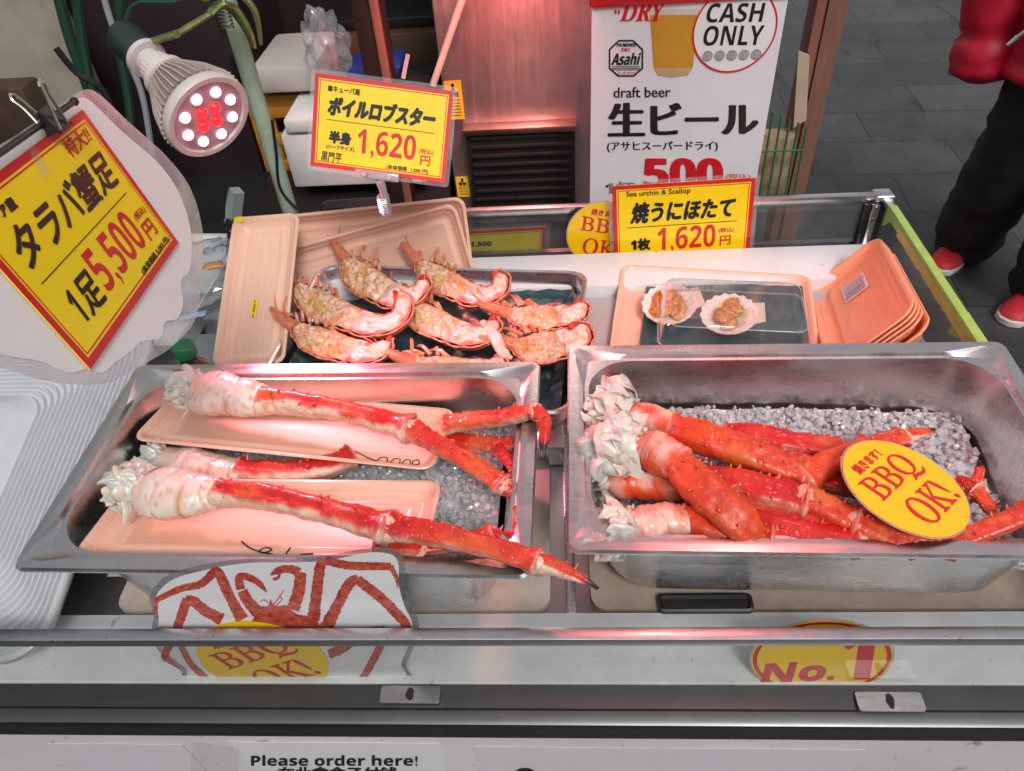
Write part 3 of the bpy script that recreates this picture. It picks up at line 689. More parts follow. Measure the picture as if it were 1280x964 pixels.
lobster('lobster half in centre of tray, green filling beside long pale antennae', (497, 368), (604, 436), 5, 0.20, 0.87, 2.3, .090)
lobster('lobster half by right back edge with whitish tail, lying flat', (628, 388), (732, 398), 6, 0.28, 0.79, 2.0, .090)
lobster('lobster half at right edge, large pale tail and brown filling', (634, 428), (734, 428), 7, 0.28, 0.93, 2.3, .088)
lobster('lobster half lowest in front middle, partly hidden by the left pan rim', (506, 448), (628, 470), 8, 0.24, 0.81, 1.9, .084)
# loose claw meat
mb = MB(); pts, rv = crom([at(603, 402, .1), at(618, 420, .1), at(628, 440, .095), at(640, 448, .09)], [.005, .010, .009, .003], 16)
mb.tube(pts, [a * (1 + .2 * noise.noise(p * 150)) for a, p in zip(rv, pts)], 12, flat=.6, colf=lambda q, d, s: mixc((.86, .72, .62), (.82, .45, .36), .5 + noise.noise(q * 90)))
o = mb.build('lobster_claw_meat', M_meat, smooth=70); tag(o, 'loose piece of pale lobster claw meat between the right lobster halves', 'claw meat')

# ------------------------------------------------------------------ king crab legs
CR = (.56, .010, .012); CO = (.72, .085, .020); CP = (.84, .60, .48); CW = (.84, .72, .62); CB = (.012, .009, .008)
def shell_seg(t, name, pts, rad, style, seed, red=(0, .6, .8), spines=26, n=56, lip=True, flat=.86, tip=False):
    P, Rr = crom(pts, rad, n); P = [Vector(p) for p in P]; k0 = Vector((seed * 2.3, seed, 0)); red = Vector(red).normalized(); r = random.Random(seed)
    rm = sum(Rr) / len(Rr); ph = r.uniform(-.5, .5)
    for i in range(len(Rr)):
        s = i / n; Rr[i] *= 1 + .10 * noise.noise(P[i] * 40 + k0) - .09 * math.sin(math.pi * s)
        if lip: Rr[i] *= 1 + .20 * math.exp(-((s - .985) / .045) ** 2) + .10 * math.exp(-((s - .02) / .04) ** 2) - .08 * math.exp(-((s - .90) / .03) ** 2)
    def shp(q, d, s, a):
        return rm * (.085 * math.cos(3 * a + ph + s * 1.1) + .05 * math.cos(5 * a - s * 3) + .09 * noise.noise(q * 62 + k0) + .05 * noise.noise(q * 150 + k0)) + .0007 * max(0, noise.noise(q * 330 + k0)) * 2
    def cf(q, d, s):
        f = noise.noise(q * 42 + k0); f2 = noise.noise(q * 130 + k0); f3 = noise.noise(q * 20 - k0); f4 = noise.noise(q * 420)
        w = f * .34 + f2 * .16
        if style == 'red': rd = sstep(-.85, .10, d.dot(red) + w)
        elif style == 'half': rd = sstep(-.05, .36, d.dot(red) + w + .30 * (s - .5) + .15 * f3)
        elif style == 'orange': rd = sstep(-1.15, -.45, d.dot(red) + w)
        else: rd = .12 * sstep(.2, .6, f) + .7 * sstep(.86, 1.0, s) * sstep(-.2, .6, d.dot(red))
        deep = mixc(CR, (.66, .045, .02), .5 + f3 * 1.2) if style in ('red', 'half') else mixc(CO, (.64, .03, .015), .45 + f3 * 1.3 + f * .4)
        c = mixc(mixc(CP, (.78, .52, .36), .5 + f2), mixc(CO, deep, sstep(.35, .95, rd)), rd)
        c = mixc(c, (.78, .26, .06), (.55 if style == 'orange' else .28) * sstep(.12, .5, f3 + f2 * .3) * rd)
        c = mixc(c, (.30, .05, .02), .45 * sstep(.30, .55, f4) * (.4 + .6 * rd)); c = mixc(c, (.50, .24, .10), .30 * sstep(.22, .5, f2) * (1 - rd))
        c = mixc(c, CP, .6 * (math.exp(-(s / .025) ** 2) + math.exp(-((s - 1) / .02) ** 2)) * (.5 + .5 * sstep(-.2, .3, f2)))
        if tip: c = mixc(c, CB, sstep(.74, .84, s + f * .05))
        return c
    mb = MB(); mb.otube(P, Rr, 28, shp, cf, red, flat, .7, .7 if not tip else .3)
    ridge = [(-ph + 2 * math.pi * k / 3) / 3 * 3 / 1 for k in range(3)]
    for k in range(int(spines * .85)):
        s = r.uniform(.05, .6 if tip else .95); i = min(n - 1, int(s * n)); tg = (P[min(i + 1, n)] - P[max(i - 1, 0)]).normalized()
        u = red - tg * tg.dot(red); u.normalize(); w = tg.cross(u); a = r.choice((-1.5, -1.05, -.55, -.05, .45, .95, 1.45)) + r.uniform(-.16, .16)
        d = u * math.cos(a) * flat + w * math.sin(a); dn = d.normalized(); b = P[i] + d * Rr[i]; b = b + dn * (shp(b, dn, s, a) - .0008)
        big = r.random() < .45; h = r.uniform(.0034, .0072) if big else r.uniform(.0014, .0030); rb = r.uniform(.0016, .0026) if big else r.uniform(.0011, .0019)
        dd = (dn + tg * r.uniform(.1, .5)).normalized()
        mb.tube([b - dd * .001, b + dd * h * .35, b + dd * h * .75, b + dd * h], [rb * 1.25, rb * .8, rb * .38, .0002], 7,
                colf=lambda q, d_, ss: mixc(mixc(CR, CO, .6) if style != 'pale' else CP, (.82, .54, .34), sstep(.45, 1., ss)))
    return mb.build(name, M_crab, t, 55)
def membrane(t, c, d, size, seed, npet=9, name='torn_membrane', spread=1.):
    """torn, moist skin folded round stringy flesh at the broken shoulder"""
    mb = MB(); r = random.Random(seed); c = Vector(c); d = Vector(d).normalized()
    a = d.orthogonal().normalized(); b = d.cross(a)
    for k in range(npet):
        th = 2 * math.pi * k / npet + r.uniform(-.4, .4); o = (a * math.cos(th) + b * math.sin(th))
        W, Ln = size * r.uniform(.55, 1.0), size * r.uniform(.55, 1.05); ph = Vector((seed + k * 3.3, k, 1)); back = r.uniform(-.5, .9); st = r.uniform(-.35, .25)
        side = d.cross(o).normalized(); nu, nv = 26, 20; up_, dn = [], []; cc = []
        for j in range(nv + 1):
            v = j / nv; rowu, rowd = [], []
            for i in range(nu + 1):
                u = i / nu * 2 - 1; rag = 1 + .24 * noise.noise(Vector((u * 2.6, k * 2.2, seed))) + .10 * noise.noise(Vector((u * 9, k * 2.2, seed + 3)))
                vv = v * rag; ww = W * (1 - .10 * v) * (1 + .3 * noise.noise(Vector((v * 3, k, seed))))
                q = c + o * size * (.36 + .10 * math.sin(vv * 3) + .24 * vv * max(0, back) * spread) + d * (Ln * (vv * .75 + st * .6)) + side * u * ww * .62
                q = q - o * (abs(u) ** 1.7) * .30 * size
                q = q + Vector((noise.noise(q * 34 + ph), noise.noise(q * 34 + ph + Vector((9, 0, 0))), noise.noise(q * 34 + ph + Vector((0, 9, 0))))) * size * .27 * (.3 + v)
                q = q + o * size * .10 * math.sin(u * 7 + k + 3 * noise.noise(q * 40 + ph)) * (.3 + v)
                rowu.append(q); rowd.append(q - o * .0008)
                f = noise.noise(q * 50 + ph); f2 = noise.noise(q * 170 + ph)
                cl_ = mixc((.82, .76, .68), (.66, .66, .60), .5 + f) if k % 3 else mixc((.84, .62, .48), (.82, .74, .66), .5 + f)
                cc.append(mixc(cl_, (.74, .40, .18), .35 * sstep(.25, .6, f2) * (1 - v)))
            up_.append(rowu); dn.append(rowd)
        mb.loft(up_, closed=False, cols=cc); mb.loft(dn, closed=False, cols=cc)
    for k in range(46):                         # stringy flesh inside
        th = r.uniform(0, 6.3); rad = size * .36 * math.sqrt(r.random()); p0 = c + (a * math.cos(th) + b * math.sin(th)) * rad; dv = (d + (a * r.uniform(-1, 1) + b * r.uniform(-1, 1)) * .55).normalized(); l = size * r.uniform(.25, .6)
        P, Rv = crom([p0 - d * size * .1, p0 + dv * l * .5 + a * r.uniform(-.003, .003), p0 + dv * l], [.0035, .0040, .0010], 8)
        mb.tube(P, [x * r.uniform(.7, 1.2) for x in Rv], 7, colf=lambda q, d_, s_: mixc((.86, .74, .66), (.84, .60, .50), .5 + noise.noise(q * 120)))
    return mb.build(name, M_flesh, t, 170)
def shoulder(t, pts, rad, seed, tint=.0):
    P, Rr = crom(pts, rad, 44); k0 = Vector((seed, 3, seed * .7)); rm = sum(Rr) / len(Rr)
    Rr = [a * (1 + .14 * noise.noise(p * 34 + k0)) for a, p in zip(Rr, P)]
    def shp(q, d, s, a):
        crease = .6 * sum(-.10 * math.exp(-((s - c0 - .05 * math.sin(a * 2 + seed)) / .018) ** 2) + .06 * math.exp(-((s - c0 - .04 - .05 * math.sin(a * 2 + seed)) / .02) ** 2) for c0 in (.42, .66, .86))
        return rm * (.10 * math.cos(2 * a + seed) + .20 * noise.noise(q * 24 + k0) + .06 * noise.noise(q * 80 + k0) + crease)
    def cf(q, d, s):
        f = noise.noise(q * 50 + k0); f2 = noise.noise(q * 160 + k0); f3 = noise.noise(q * 22 - k0); f4 = noise.noise(q * 380)
        c = mixc((.85, .75, .67), (.83, .60, .48), .45 + f); c = mixc(c, (.74, .70, .68), .6 * sstep(.1, .5, f3)); c = mixc(c, (.76, .30, .10), .55 * sstep(.22, .5, f2) * (.3 + s)); c = mixc(c, (.42, .16, .06), .5 * sstep(.38, .6, f4))
        for c0 in (.66, .86): c = mixc(c, (.62, .22, .06), .7 * math.exp(-((s - c0) / .022) ** 2) * sstep(-.3, .3, f))
        return mixc(c, CO, min(1, tint * (.6 + f + .3 * s)))
    mb = MB(); mb.otube(P, Rr, 30, shp, cf, (0, 0, 1), .9, .8, .8)
    return mb.build('shoulder', M_flesh, t, 60)
def crab_leg(label, segs, seed, base=None, mem=None, joint=True):
    """segs: list of (part name, [(px, py, z)...], [radii], style, spines, tip)"""
    first = at(*(base[0][0] if base else segs[0][1][0]))
    t = thing('crab_limb', label, 'crab leg', (first.x, first.y, first.z - .02), 'boiled king crab legs in the steel pans')
    if base:
        pts = [at(*p) for p in base[0]]; shoulder(t, pts, base[1], seed, base[2] if len(base) > 2 else 0.)
        if mem: membrane(t, pts[0], pts[0] - pts[1], mem[0], seed, mem[1])
    for k, (nm, pp, rad, style, sp, tip) in enumerate(segs):
        P = [at(*p) for p in pp]
        shell_seg(t, nm, P, rad, style, seed + k * 5, spines=sp, tip=tip, lip=not tip)
        if joint and k + 1 < len(segs):
            mb = MB(); q = at(*segs[k + 1][1][0]); e = P[-1]; mid = (q + e) / 2; dd = (q - e) if (q - e).length > 1e-4 else (P[-1] - P[-2]) * .2
            dd = dd.normalized() * rad[-1]
            mb.tube([mid - dd * .8, mid - dd * .4, mid + dd * .4, mid + dd * .8], [rad[-1] * .6, rad[-1] * .86, rad[-1] * .82, rad[-1] * .5], 14, colf=lambda q_, d_, s_: mixc(CP, CO, .25 + .6 * noise.noise(q_ * 70)))
            mb.build('joint_skin', M_flesh, t, 60)
    return t
# left pan
crab_leg('crab leg along rear of left pan, lying on the upper tray', [
    ('upper_segment', [(328, 502, .168), (370, 505, .170), (430, 515, .170), (512, 537, .168)], [.0185, .0185, .0165, .0180], 'half', 40, False),
    ('middle_segment', [(512, 535, .170), (540, 552, .168), (585, 578, .162), (628, 607, .156)], [.0160, .0150, .0135, .0130], 'red', 60, False),
    ('claw_tip', [(628, 607, .156), (643, 620, .152), (656, 632, .148)], [.0110, .0075, .0025], 'red', 8, False)],
    21, ([(244, 487, .168), (262, 492, .168), (295, 497, .168), (330, 502, .168)], [.017, .0265, .0255, .0200]), (.042, 16))
crab_leg('longest crab leg in front of left pan, black claw tip overhanging the rim', [
    ('upper_segment', [(272, 618, .176), (330, 622, .178), (400, 638, .178), (486, 662, .178)], [.0180, .0180, .0160, .0185], 'half', 40, False),
    ('middle_segment', [(486, 658, .180), (540, 668, .180), (600, 682, .180), (672, 704, .178)], [.0160, .0150, .0135, .0135], 'red', 60, False),
    ('claw_tip', [(672, 703, .178), (700, 712, .178), (724, 722, .176), (748, 736, .172)], [.0120, .0095, .0062, .0012], 'half', 10, True)],
    22, ([(180, 612, .172), (205, 616, .174), (240, 620, .176), (274, 618, .176)], [.018, .0265, .0250, .0195]), (.044, 16))
crab_leg('crab leg half hidden between two trays of left pan, greyish shoulder', [
    ('upper_segment', [(300, 590, .122), (350, 592, .124), (400, 587, .124), (440, 572, .120)], [.0180, .0185, .0170, .0170], 'half', 20, False)],
    23, ([(205, 578, .118), (235, 585, .120), (275, 590, .122), (305, 590, .122)], [.020, .026, .024, .0195]), (.038, 11))
crab_leg('crab leg end at back right of left pan, bent down over the rim', [
    ('lower_segment', [(556, 533, .150), (590, 527, .158), (630, 522, .168), (668, 514, .178)], [.0130, .0140, .0125, .0120], 'red', 36, False),
    ('claw_tip', [(668, 514, .178), (679, 524, .178), (681, 545, .172), (678, 572, .160)], [.0110, .0100, .0065, .0010], 'red', 6, True)], 24)
crab_leg('short crab leg piece below the bent one, right side of left pan', [
    ('lower_segment', [(560, 553, .128), (595, 556, .134), (625, 556, .140), (650, 555, .142)], [.0135, .0135, .0120, .0095], 'red', 34, False),
    ('claw_tip', [(622, 560, .140), (635, 575, .142), (642, 592, .142), (640, 610, .138)], [.0100, .0085, .0060, .0020], 'red', 8, False)], 25)
crab_leg('crab leg bent upwards in near right corner of left pan', [
    ('lower_segment', [(470, 684, .146), (520, 684, .146), (570, 680, .145), (616, 669, .150)], [.0125, .0130, .0115, .0110], 'red', 24, False),
    ('claw_tip', [(612, 670, .150), (640, 675, .152), (649, 660, .156), (645, 633, .160)], [.0100, .0115, .0095, .0035], 'half', 6, False)], 26)
# right pan
crab_leg('upper crab leg in right pan with thick orange segment, behind the ruffled one', [
    ('upper_segment', [(838, 536, .158), (890, 552, .160), (950, 572, .158), (1004, 592, .150)], [.0200, .0225, .0215, .0175], 'orange', 46, False),
    ('middle_segment', [(1004, 592, .148), (1040, 604, .142), (1080, 612, .136)], [.0165, .0160, .0140], 'red', 20, False)],
    31, ([(782, 518, .150), (797, 522, .152), (815, 527, .155), (842, 536, .158)], [.014, .018, .020, .0205], .95), (.060, 20))
crab_leg('rearmost crab leg in right pan lying along the ice', [
    ('upper_segment', [(905, 545, .132), (950, 548, .136), (1000, 556, .138), (1050, 562, .136)], [.0160, .0185, .0170, .0150], 'red', 44, False)], 32)
crab_leg('crab leg pointing up right with dark tip, behind the yellow disc', [
    ('lower_segment', [(1003, 600, .150), (1040, 578, .156), (1080, 562, .158), (1128, 548, .158)], [.0190, .0190, .0160, .0120], 'orange', 26, False),
    ('claw_tip', [(1126, 549, .158), (1142, 544, .158), (1156, 541, .158), (1169, 536, .158)], [.0110, .0095, .0065, .0012], 'half', 4, True)], 33)
crab_leg('crab leg with widest flat orange segment crossing front of right pan', [
    ('upper_segment', [(848, 580, .176), (880, 612, .177), (916, 644, .170), (953, 682, .150)], [.0170, .0255, .0245, .0095], 'orange', 40, False)],
    34, ([(797, 562, .164), (808, 562, .168), (825, 566, .172), (852, 580, .176)], [.016, .020, .021, .0190], .85), (.068, 24))
crab_leg('crab leg through middle of right pan, brownish near its shoulder', [
    ('upper_segment', [(868, 604, .140), (910, 606, .150), (960, 616, .154), (1005, 628, .152)], [.0220, .0225, .0220, .0200], 'red', 46, False),
    ('middle_segment', [(1003, 624, .154), (1040, 640, .152), (1075, 655, .150)], [.0195, .0190, .0180], 'orange', 26, False),
    ('lower_segment', [(1070, 655, .156), (1110, 671, .156), (1150, 681, .154), (1188, 687, .151)], [.0175, .0175, .0150, .0120], 'orange', 40, False)],
    35, ([(776, 598, .130), (785, 600, .134), (825, 605, .138), (870, 606, .140)], [.018, .022, .0225, .0210], .95), (.052, 12))
crab_leg('lowest crab leg in right pan with smooth pale rounded shoulder', [
    ('upper_segment', [(852, 650, .150), (890, 658, .152), (925, 668, .151), (962, 678, .150)], [.0185, .0190, .0190, .0170], 'orange', 24, False)],
    36, ([(792, 660, .146), (806, 658, .148), (830, 653, .150), (856, 650, .150)], [.020, .027, .0215, .0180], .35), (.044, 11))
crab_leg('crab leg segment low in right pan near the front rim', [
    ('upper_segment', [(930, 655, .138), (975, 665, .146), (1020, 674, .147), (1070, 679, .147)], [.0185, .0200, .0195, .0175], 'red', 36, False),
    ('lower_segment', [(1068, 680, .146), (1100, 684, .146), (1140, 686, .147)], [.0150, .0140, .0120], 'red', 16, False)], 37)
crab_leg('crab leg tip raised at far right, dark pointed end upward', [
    ('lower_segment', [(1150, 606, .130), (1180, 612, .136), (1205, 617, .142)], [.0130, .0125, .0110], 'red', 12, False),
    ('claw_tip', [(1208, 622, .142), (1218, 607, .152), (1224, 592, .160), (1224, 576, .166)], [.0100, .0090, .0060, .0012], 'orange', 4, True)], 38)
crab_leg('short crab leg bent down beside the raised dark tip', [
    ('lower_segment', [(1196, 605, .142), (1212, 608, .148), (1224, 614, .152)], [.0100, .0110, .0100], 'red', 10, False),
    ('claw_tip', [(1222, 616, .152), (1234, 630, .152), (1246, 650, .148)], [.0100, .0085, .0035], 'orange', 8, False)], 39)
crab_leg('crab leg end rising towards right frame edge over front of pan', [
    ('lower_segment', [(1188, 682, .150), (1220, 668, .160), (1250, 656, .168), (1290, 640, .176)], [.0110, .0125, .0125, .0115], 'orange', 30, False)], 40)
crab_leg('crab leg stub under the rising end, near front right rim', [
    ('lower_segment', [(1170, 670, .134), (1200, 676, .142), (1232, 683, .147)], [.0120, .0125, .0105], 'red', 16, False)], 41)

crab_leg('red crab leg lying between the middle and lowest legs of right pan', [
    ('upper_segment', [(880, 632, .132), (940, 640, .140), (1000, 652, .142), (1062, 664, .140)], [.0170, .0190, .0185, .0165], 'red', 40, False)], 42)
crab_leg('crab leg on the ice just under the tip that points up right', [
    ('upper_segment', [(930, 578, .128), (985, 580, .134), (1035, 590, .136), (1085, 604, .134)], [.0165, .0180, .0170, .0150], 'red', 40, False)], 43)
crab_leg('crab leg coming out below the yellow disc on its right', [
    ('upper_segment', [(1085, 640, .134), (1130, 654, .138), (1170, 664, .138), (1205, 668, .136)], [.0160, .0165, .0150, .0125], 'red', 36, False)], 44)

# ------------------------------------------------------------------ scallop tray, clear lid, stack of trays
sA, sB, sC = at(768, 335, .052), at(1004, 349, .052), at(768, 455, .046)
MSC = basis((sA + sB) / 2 + (sC - sA) * .5 - Vector((0, 0, .016)), sB - sA, sA - sC)
foam_tray('peach foam tray under the two scallops and clear lid', MSC, (sB - sA).length / 2, (sA - sC).length / 2 + .01, .018, M_foam)
hx_, hy_ = (sB - sA).length / 2 - .035, (sA - sC).length / 2 - .012
mb = MB(); vs = []; nx, ny = 40, 26
for j in range(ny + 1):
    for i in range(nx + 1):
        x, y = lerp(-hx_, hx_ + .01, i / nx), lerp(-hy_, hy_, j / ny)
        vs.append(MSC @ Vector((x + .012, y, .0085 + .0018 * noise.noise(Vector((x * 40, y * 40, 0))) + .002 * sstep(.85, 1, abs(x) / hx_))))
mb.add(vs, [(j * (nx + 1) + i, j * (nx + 1) + i + 1, (j + 1) * (nx + 1) + i + 1, (j + 1) * (nx + 1) + i) for j in range(ny) for i in range(nx)])
o = mb.build('plastic_sheet', M_teal, smooth=80); tag(o, 'dark teal plastic sheet under the two scallops', 'plastic sheet')
M_sc = mat('scallop shell', (1, 1, 1), .45, vcol=True, var=.12, vs=60, bump=.2, bs=120)
M_uni = mat('cooked sea urchin', (1, 1, 1), .35, vcol=True, var=.3, vs=160, bump=.7, bs=260, coat=.3)
def scallop(label, px, py, w, ang, seed):
    c = at(px, py, .056); M = basis(c, (math.cos(ang), math.sin(ang), .1), (-math.sin(ang), math.cos(ang), .25))
    t = thing('scallop', label, 'scallop', M=M, group='grilled scallops topped with sea urchin'); n = 72
    mb = MB(); loops = []; cols = []; R = w / 2
    for side in (0, 1):
        for j in range(9) if side == 0 else range(8, -1, -1):
            f = j / 8; lp = []
            for i in range(n):
                a = 2 * math.pi * i / n; rb = 1 + .028 * math.cos(a * 18) * f
                rad = R * f * rb * (1 - .06 * math.cos(a)); lp.append(Vector((rad * math.cos(a), rad * math.sin(a) * .93, .010 * f * f + .0012 * math.cos(a * 18) * f - side * .0016)))
                cols.append(mixc(mixc((.74, .63, .48), (.60, .44, .28), .5 + .9 * noise.noise(lp[-1] * 130)), (.83, .78, .69), sstep(.55, .8, f)))
            loops.append(lp)
    mb.loft(loops, M=M, cols=cols)
    mb.col = (.74, .66, .54); mb.prism([Vector(p) for p in ((R * .80, -R * .48, .007), (R * 1.18, -R * .42, .010), (R * 1.20, R * .42, .010), (R * .80, R * .48, .007))], (0, 0, .0016), M)
    mb.build('shell', M_sc, t, 60)
    mb = MB(); r = random.Random(seed); bm = bmesh.new(); bmesh.ops.create_icosphere(bm, subdivisions=3, radius=1); bv = [v.co.copy() for v in bm.verts]; bf = [[v.index for v in f.verts] for f in bm.faces]; bm.free()
    for k in range(8):
        a = r.uniform(0, 6.3); d = R * .52 * math.sqrt(r.random()); sx, sy, sz = r.uniform(.012, .021), r.uniform(.007, .012), r.uniform(.004, .0065)
        Mk = M @ Matrix.Translation((d * math.cos(a), d * math.sin(a), .008 + .003 * (k % 3))) @ Matrix.Rotation(r.uniform(0, 3), 4, 'Z'); kk = Vector((k * 3., seed, 0))
        base = r.choice(((.80, .30, .03), (.86, .36, .03), (.62, .20, .03), (.82, .44, .10)))
        vs = [Vector((v.x * sx, v.y * sy, v.z * sz)) * (1 + .3 * noise.noise(v * 2.2 + kk)) for v in bv]
        mb.add(vs, bf, Mk, [mixc(base, (.42, .13, .02), .4 + noise.noise(v * 5 + kk) * 1.2) for v in bv])
    mb.build('sea_urchin', M_uni, t, 70)
scallop('left scallop on teal sheet, brown sea urchin topping, shell turned sideways', 838, 384, .086, .2, 3)
scallop('right scallop on teal sheet with orange topping and square shell hinge', 913, 397, .086, -.12, 8)
# lid
MLD = basis(at(915, 398, .072), (1, -.10, -.02), (.10, 1, .05))
mb = MB(); hl, wl = .112, .068
loops = [rr(hl, wl, .014, 6, -.004), rr(hl - .002, wl - .002, .014, 6, -.004), rr(hl - .005, wl - .005, .016, 6, .012), rr(hl - .010, wl - .010, .018, 6, .028), rr(hl - .018, wl - .018, .016, 6, .033), rr(hl - .03, wl - .03, .01, 6, .0335)]
mb.loft(loops, False, True, M=MLD); o = mb.build('clear_cover', M_plas, smooth=40); tag(o, 'clear plastic lid covering the two scallops', 'lid')
mb = MB(); lp_ = [MLD @ q for q in rr(hl, wl, .014, 6, -.003)]; mb.tube(lp_ + lp_[:2], .0014, 6); mb.tube([MLD @ q for q in rr(hl - .011, wl - .011, .018, 6, .0285)] + [MLD @ q for q in rr(hl - .011, wl - .011, .018, 6, .0285)[:2]], .0008, 6); mb.build('rolled_edge', mat('clear lid edge', (.80, .82, .82), .08, var=.02, alpha=.30, coat=1.), o, 60)
# stack of trays leaning on the side glass, lamp glow in their orange
US, VS = Vector((.669, .040, .742)).normalized(), Vector((.184, .959, -.217)).normalized()
MS0 = basis(Vector((.429, .872, .106)) + VS * .058 + US * .006, US, VS)
NS = (MS0.to_3x3() @ Vector((0, 0, 1))); 
hxs, hys = .070, .142
for k in range(5):
    MK = MS0.copy(); MK.translation = MS0.translation - NS * (.018 + .0058 * k + (.006 if k == 4 else 0)) + (MS0.to_3x3() @ Vector((0, -.001 * k - (.004 if k == 4 else 0), 0)))
    lab = ['orange tray on top of the leaning stack, white printed sticker inside', 'second orange tray in the leaning stack, right under the stickered one', 'orange tray in the middle of the leaning stack', 'fourth orange tray in the leaning stack, just above a gap', 'hindmost orange tray of the leaning stack, set apart by a gap'][k]
    t = foam_tray(lab, MK, hxs, hys, .018, M_foamLamp, 'orange foam trays stacked against the side glass', .028)
    if k == 0:
        Q = lambda u, v, n=0: MK @ Vector((lerp(-.020, .022, u), lerp(.030, .085, v) * 1.0, .0052 + n))
        st = slab(Q, [(0, 0), (1, 0), (1, 1), (0, 1)], 0, .0002).build('price_sticker', mat('white sticker', (.80, .78, .77), .5, var=.03), t, 0)
        mb = MB(); rr_ = random.Random(4)
        for j, v in enumerate((.84, .70, .56, .2, .08)):
            u = .06
            while u < .9:
                w = rr_.uniform(.02, .07); mb.add([Q(a, b, .0005) for a, b in ((u, v), (u + w, v), (u + w, v + .07), (u, v + .07))], [(0, 1, 2, 3)]); u += w + .03
        for i in range(26):
            u = .1 + i * .03; mb.add([Q(a, b, .0005) for a, b in ((u, .3), (u + .013, .3), (u + .013, .5), (u, .5))], [(0, 1, 2, 3)])
        mb.build('print', M_blk, st, 0)

# ------------------------------------------------------------------ price cards and other signs
def line(mb, P, u0, u1, v, w=.004, n=.0004): mb.add([P(u0, v - w, n), P(u1, v - w, n), P(u1, v + w, n), P(u0, v + w, n)], [(0, 1, 2, 3)])
def price_card(label, q, black, red, ruled=.525, margin=.03, bold_c=None, lam=True):
    t = thing('price_card', label, 'price card', q.P(.5, 0), 'yellow price cards with red borders')
    sh = [(0, 0), (1, 0), (1, 1), (0, 1)]
    slab(q.P, sh, -.0009, 0).build('card', M_yel, t, 0)
    a = q.w / q.h
    mb = MB(); band(mb, q.P, 0, .030, 0, .030 * a); band(mb, q.P, .038, .044, .038 * a, .044 * a); mb.build('border', M_red, t, 0)
    mb = MB()
    if ruled: line(mb, q.P, .10, .89, ruled, .003)
    for args in black: put(mb, q.P, *args[:5], bold=args[5] if len(args) > 5 else 0, shear=args[6] if len(args) > 6 else 0, aspect=a, rise=args[7] if len(args) > 7 else 0)
    mb.build('black_lettering', M_blk, t, 0)
    mb = MB()
    for args in red: put(mb, q.P, *args[:5], bold=args[5] if len(args) > 5 else 0, shear=args[6] if len(args) > 6 else 0, aspect=a)
    mb.build('red_lettering', M_red, t, 0)
    if lam:
        slab(q.P, rrect(-margin, -margin * a, .03, a), -.0013, -.0010).build('laminate', M_lam, t, 0)
    return t
# king crab leg card, hung at the left close to the lens
Q1 = solve_quad([(-66, 262), (103, 137), (223, 303), (113, 462)], .60)
t1 = price_card('largest yellow price card, turned on its corner on white scalloped sheet', Q1,
    [('タラバ蟹足', .11, .55, .91, .77, .0045, .25), ('ロシア産', .07, .82, .27, .88, .003), (B('1'), .145, .17, .185, .36, .001, .2), ('足', .20, .16, .335, .36, .004, .2), ('(本体価格 5,093 円)', .62, .055, .94, .105, .0015)],
    [('特大!!', .72, .83, .93, .93, .002, .2), (B('5,500'), .36, .13, .79, .43, .0), ('(税込)', .82, .30, .93, .355, .001), ('円', .82, .16, .91, .27, .003)], .475, lam=False)
N1 = Q1.N; P1 = Q1.P(.5, .5) - N1 * .003
out = [(92, 128), (110, 124), (150, 162), (196, 202), (222, 238), (238, 285), (238, 335), (226, 352), (229, 378), (222, 398), (206, 403), (201, 422), (177, 427), (166, 437), (146, 452), (128, 466), (108, 462), (85, 466), (52, 452), (15, 446), (-60, 430), (-150, 380), (-160, 300), (-110, 250), (-50, 216), (20, 180)]
sm, _ = crom([onpl(x, y, P1, N1) for x, y in out + out[:1]], [0] * (len(out) + 1), 156)
mb = MB(); mb.prism(sm[:-1], -N1 * .0006); mb.build('scalloped_sheet', mat('white card back', (.84, .79, .80), .45, var=.03, coat=.2), t1, 0)
cx, cy = 70, 300
o2 = [(cx + (x - cx) * 1.06 + (3 if x > 100 else 0), cy + (y - cy) * 1.06) for x, y in [(92, 128), (112, 124), (152, 160), (198, 202), (226, 240), (240, 290), (238, 345), (232, 392), (205, 425), (168, 448), (130, 468), (90, 470), (50, 464), (10, 452), (-60, 436), (-150, 385), (-160, 300), (-110, 250), (-50, 216), (20, 178)]]
P1b = P1 - N1 * .001
sm, _ = crom([onpl(x, y, P1b, N1) for x, y in o2 + o2[:1]], [0] * (len(o2) + 1), 120)
mb = MB(); mb.prism(sm[:-1], -N1 * .0003); mb.build('laminate', clear('milky laminate', (.90, .89, .90), 1, .08, .3, (.8, .77, .78)), t1, 0)
# clear tape strips on the card
mb = MB(); mb.add([onpl(x, y, P1 + N1 * .0042, N1) for x, y in ((36, 188), (44, 182), (63, 216), (55, 224))], [(0, 1, 2, 3)]); mb.build('clear_tape', M_lam, t1, 0)
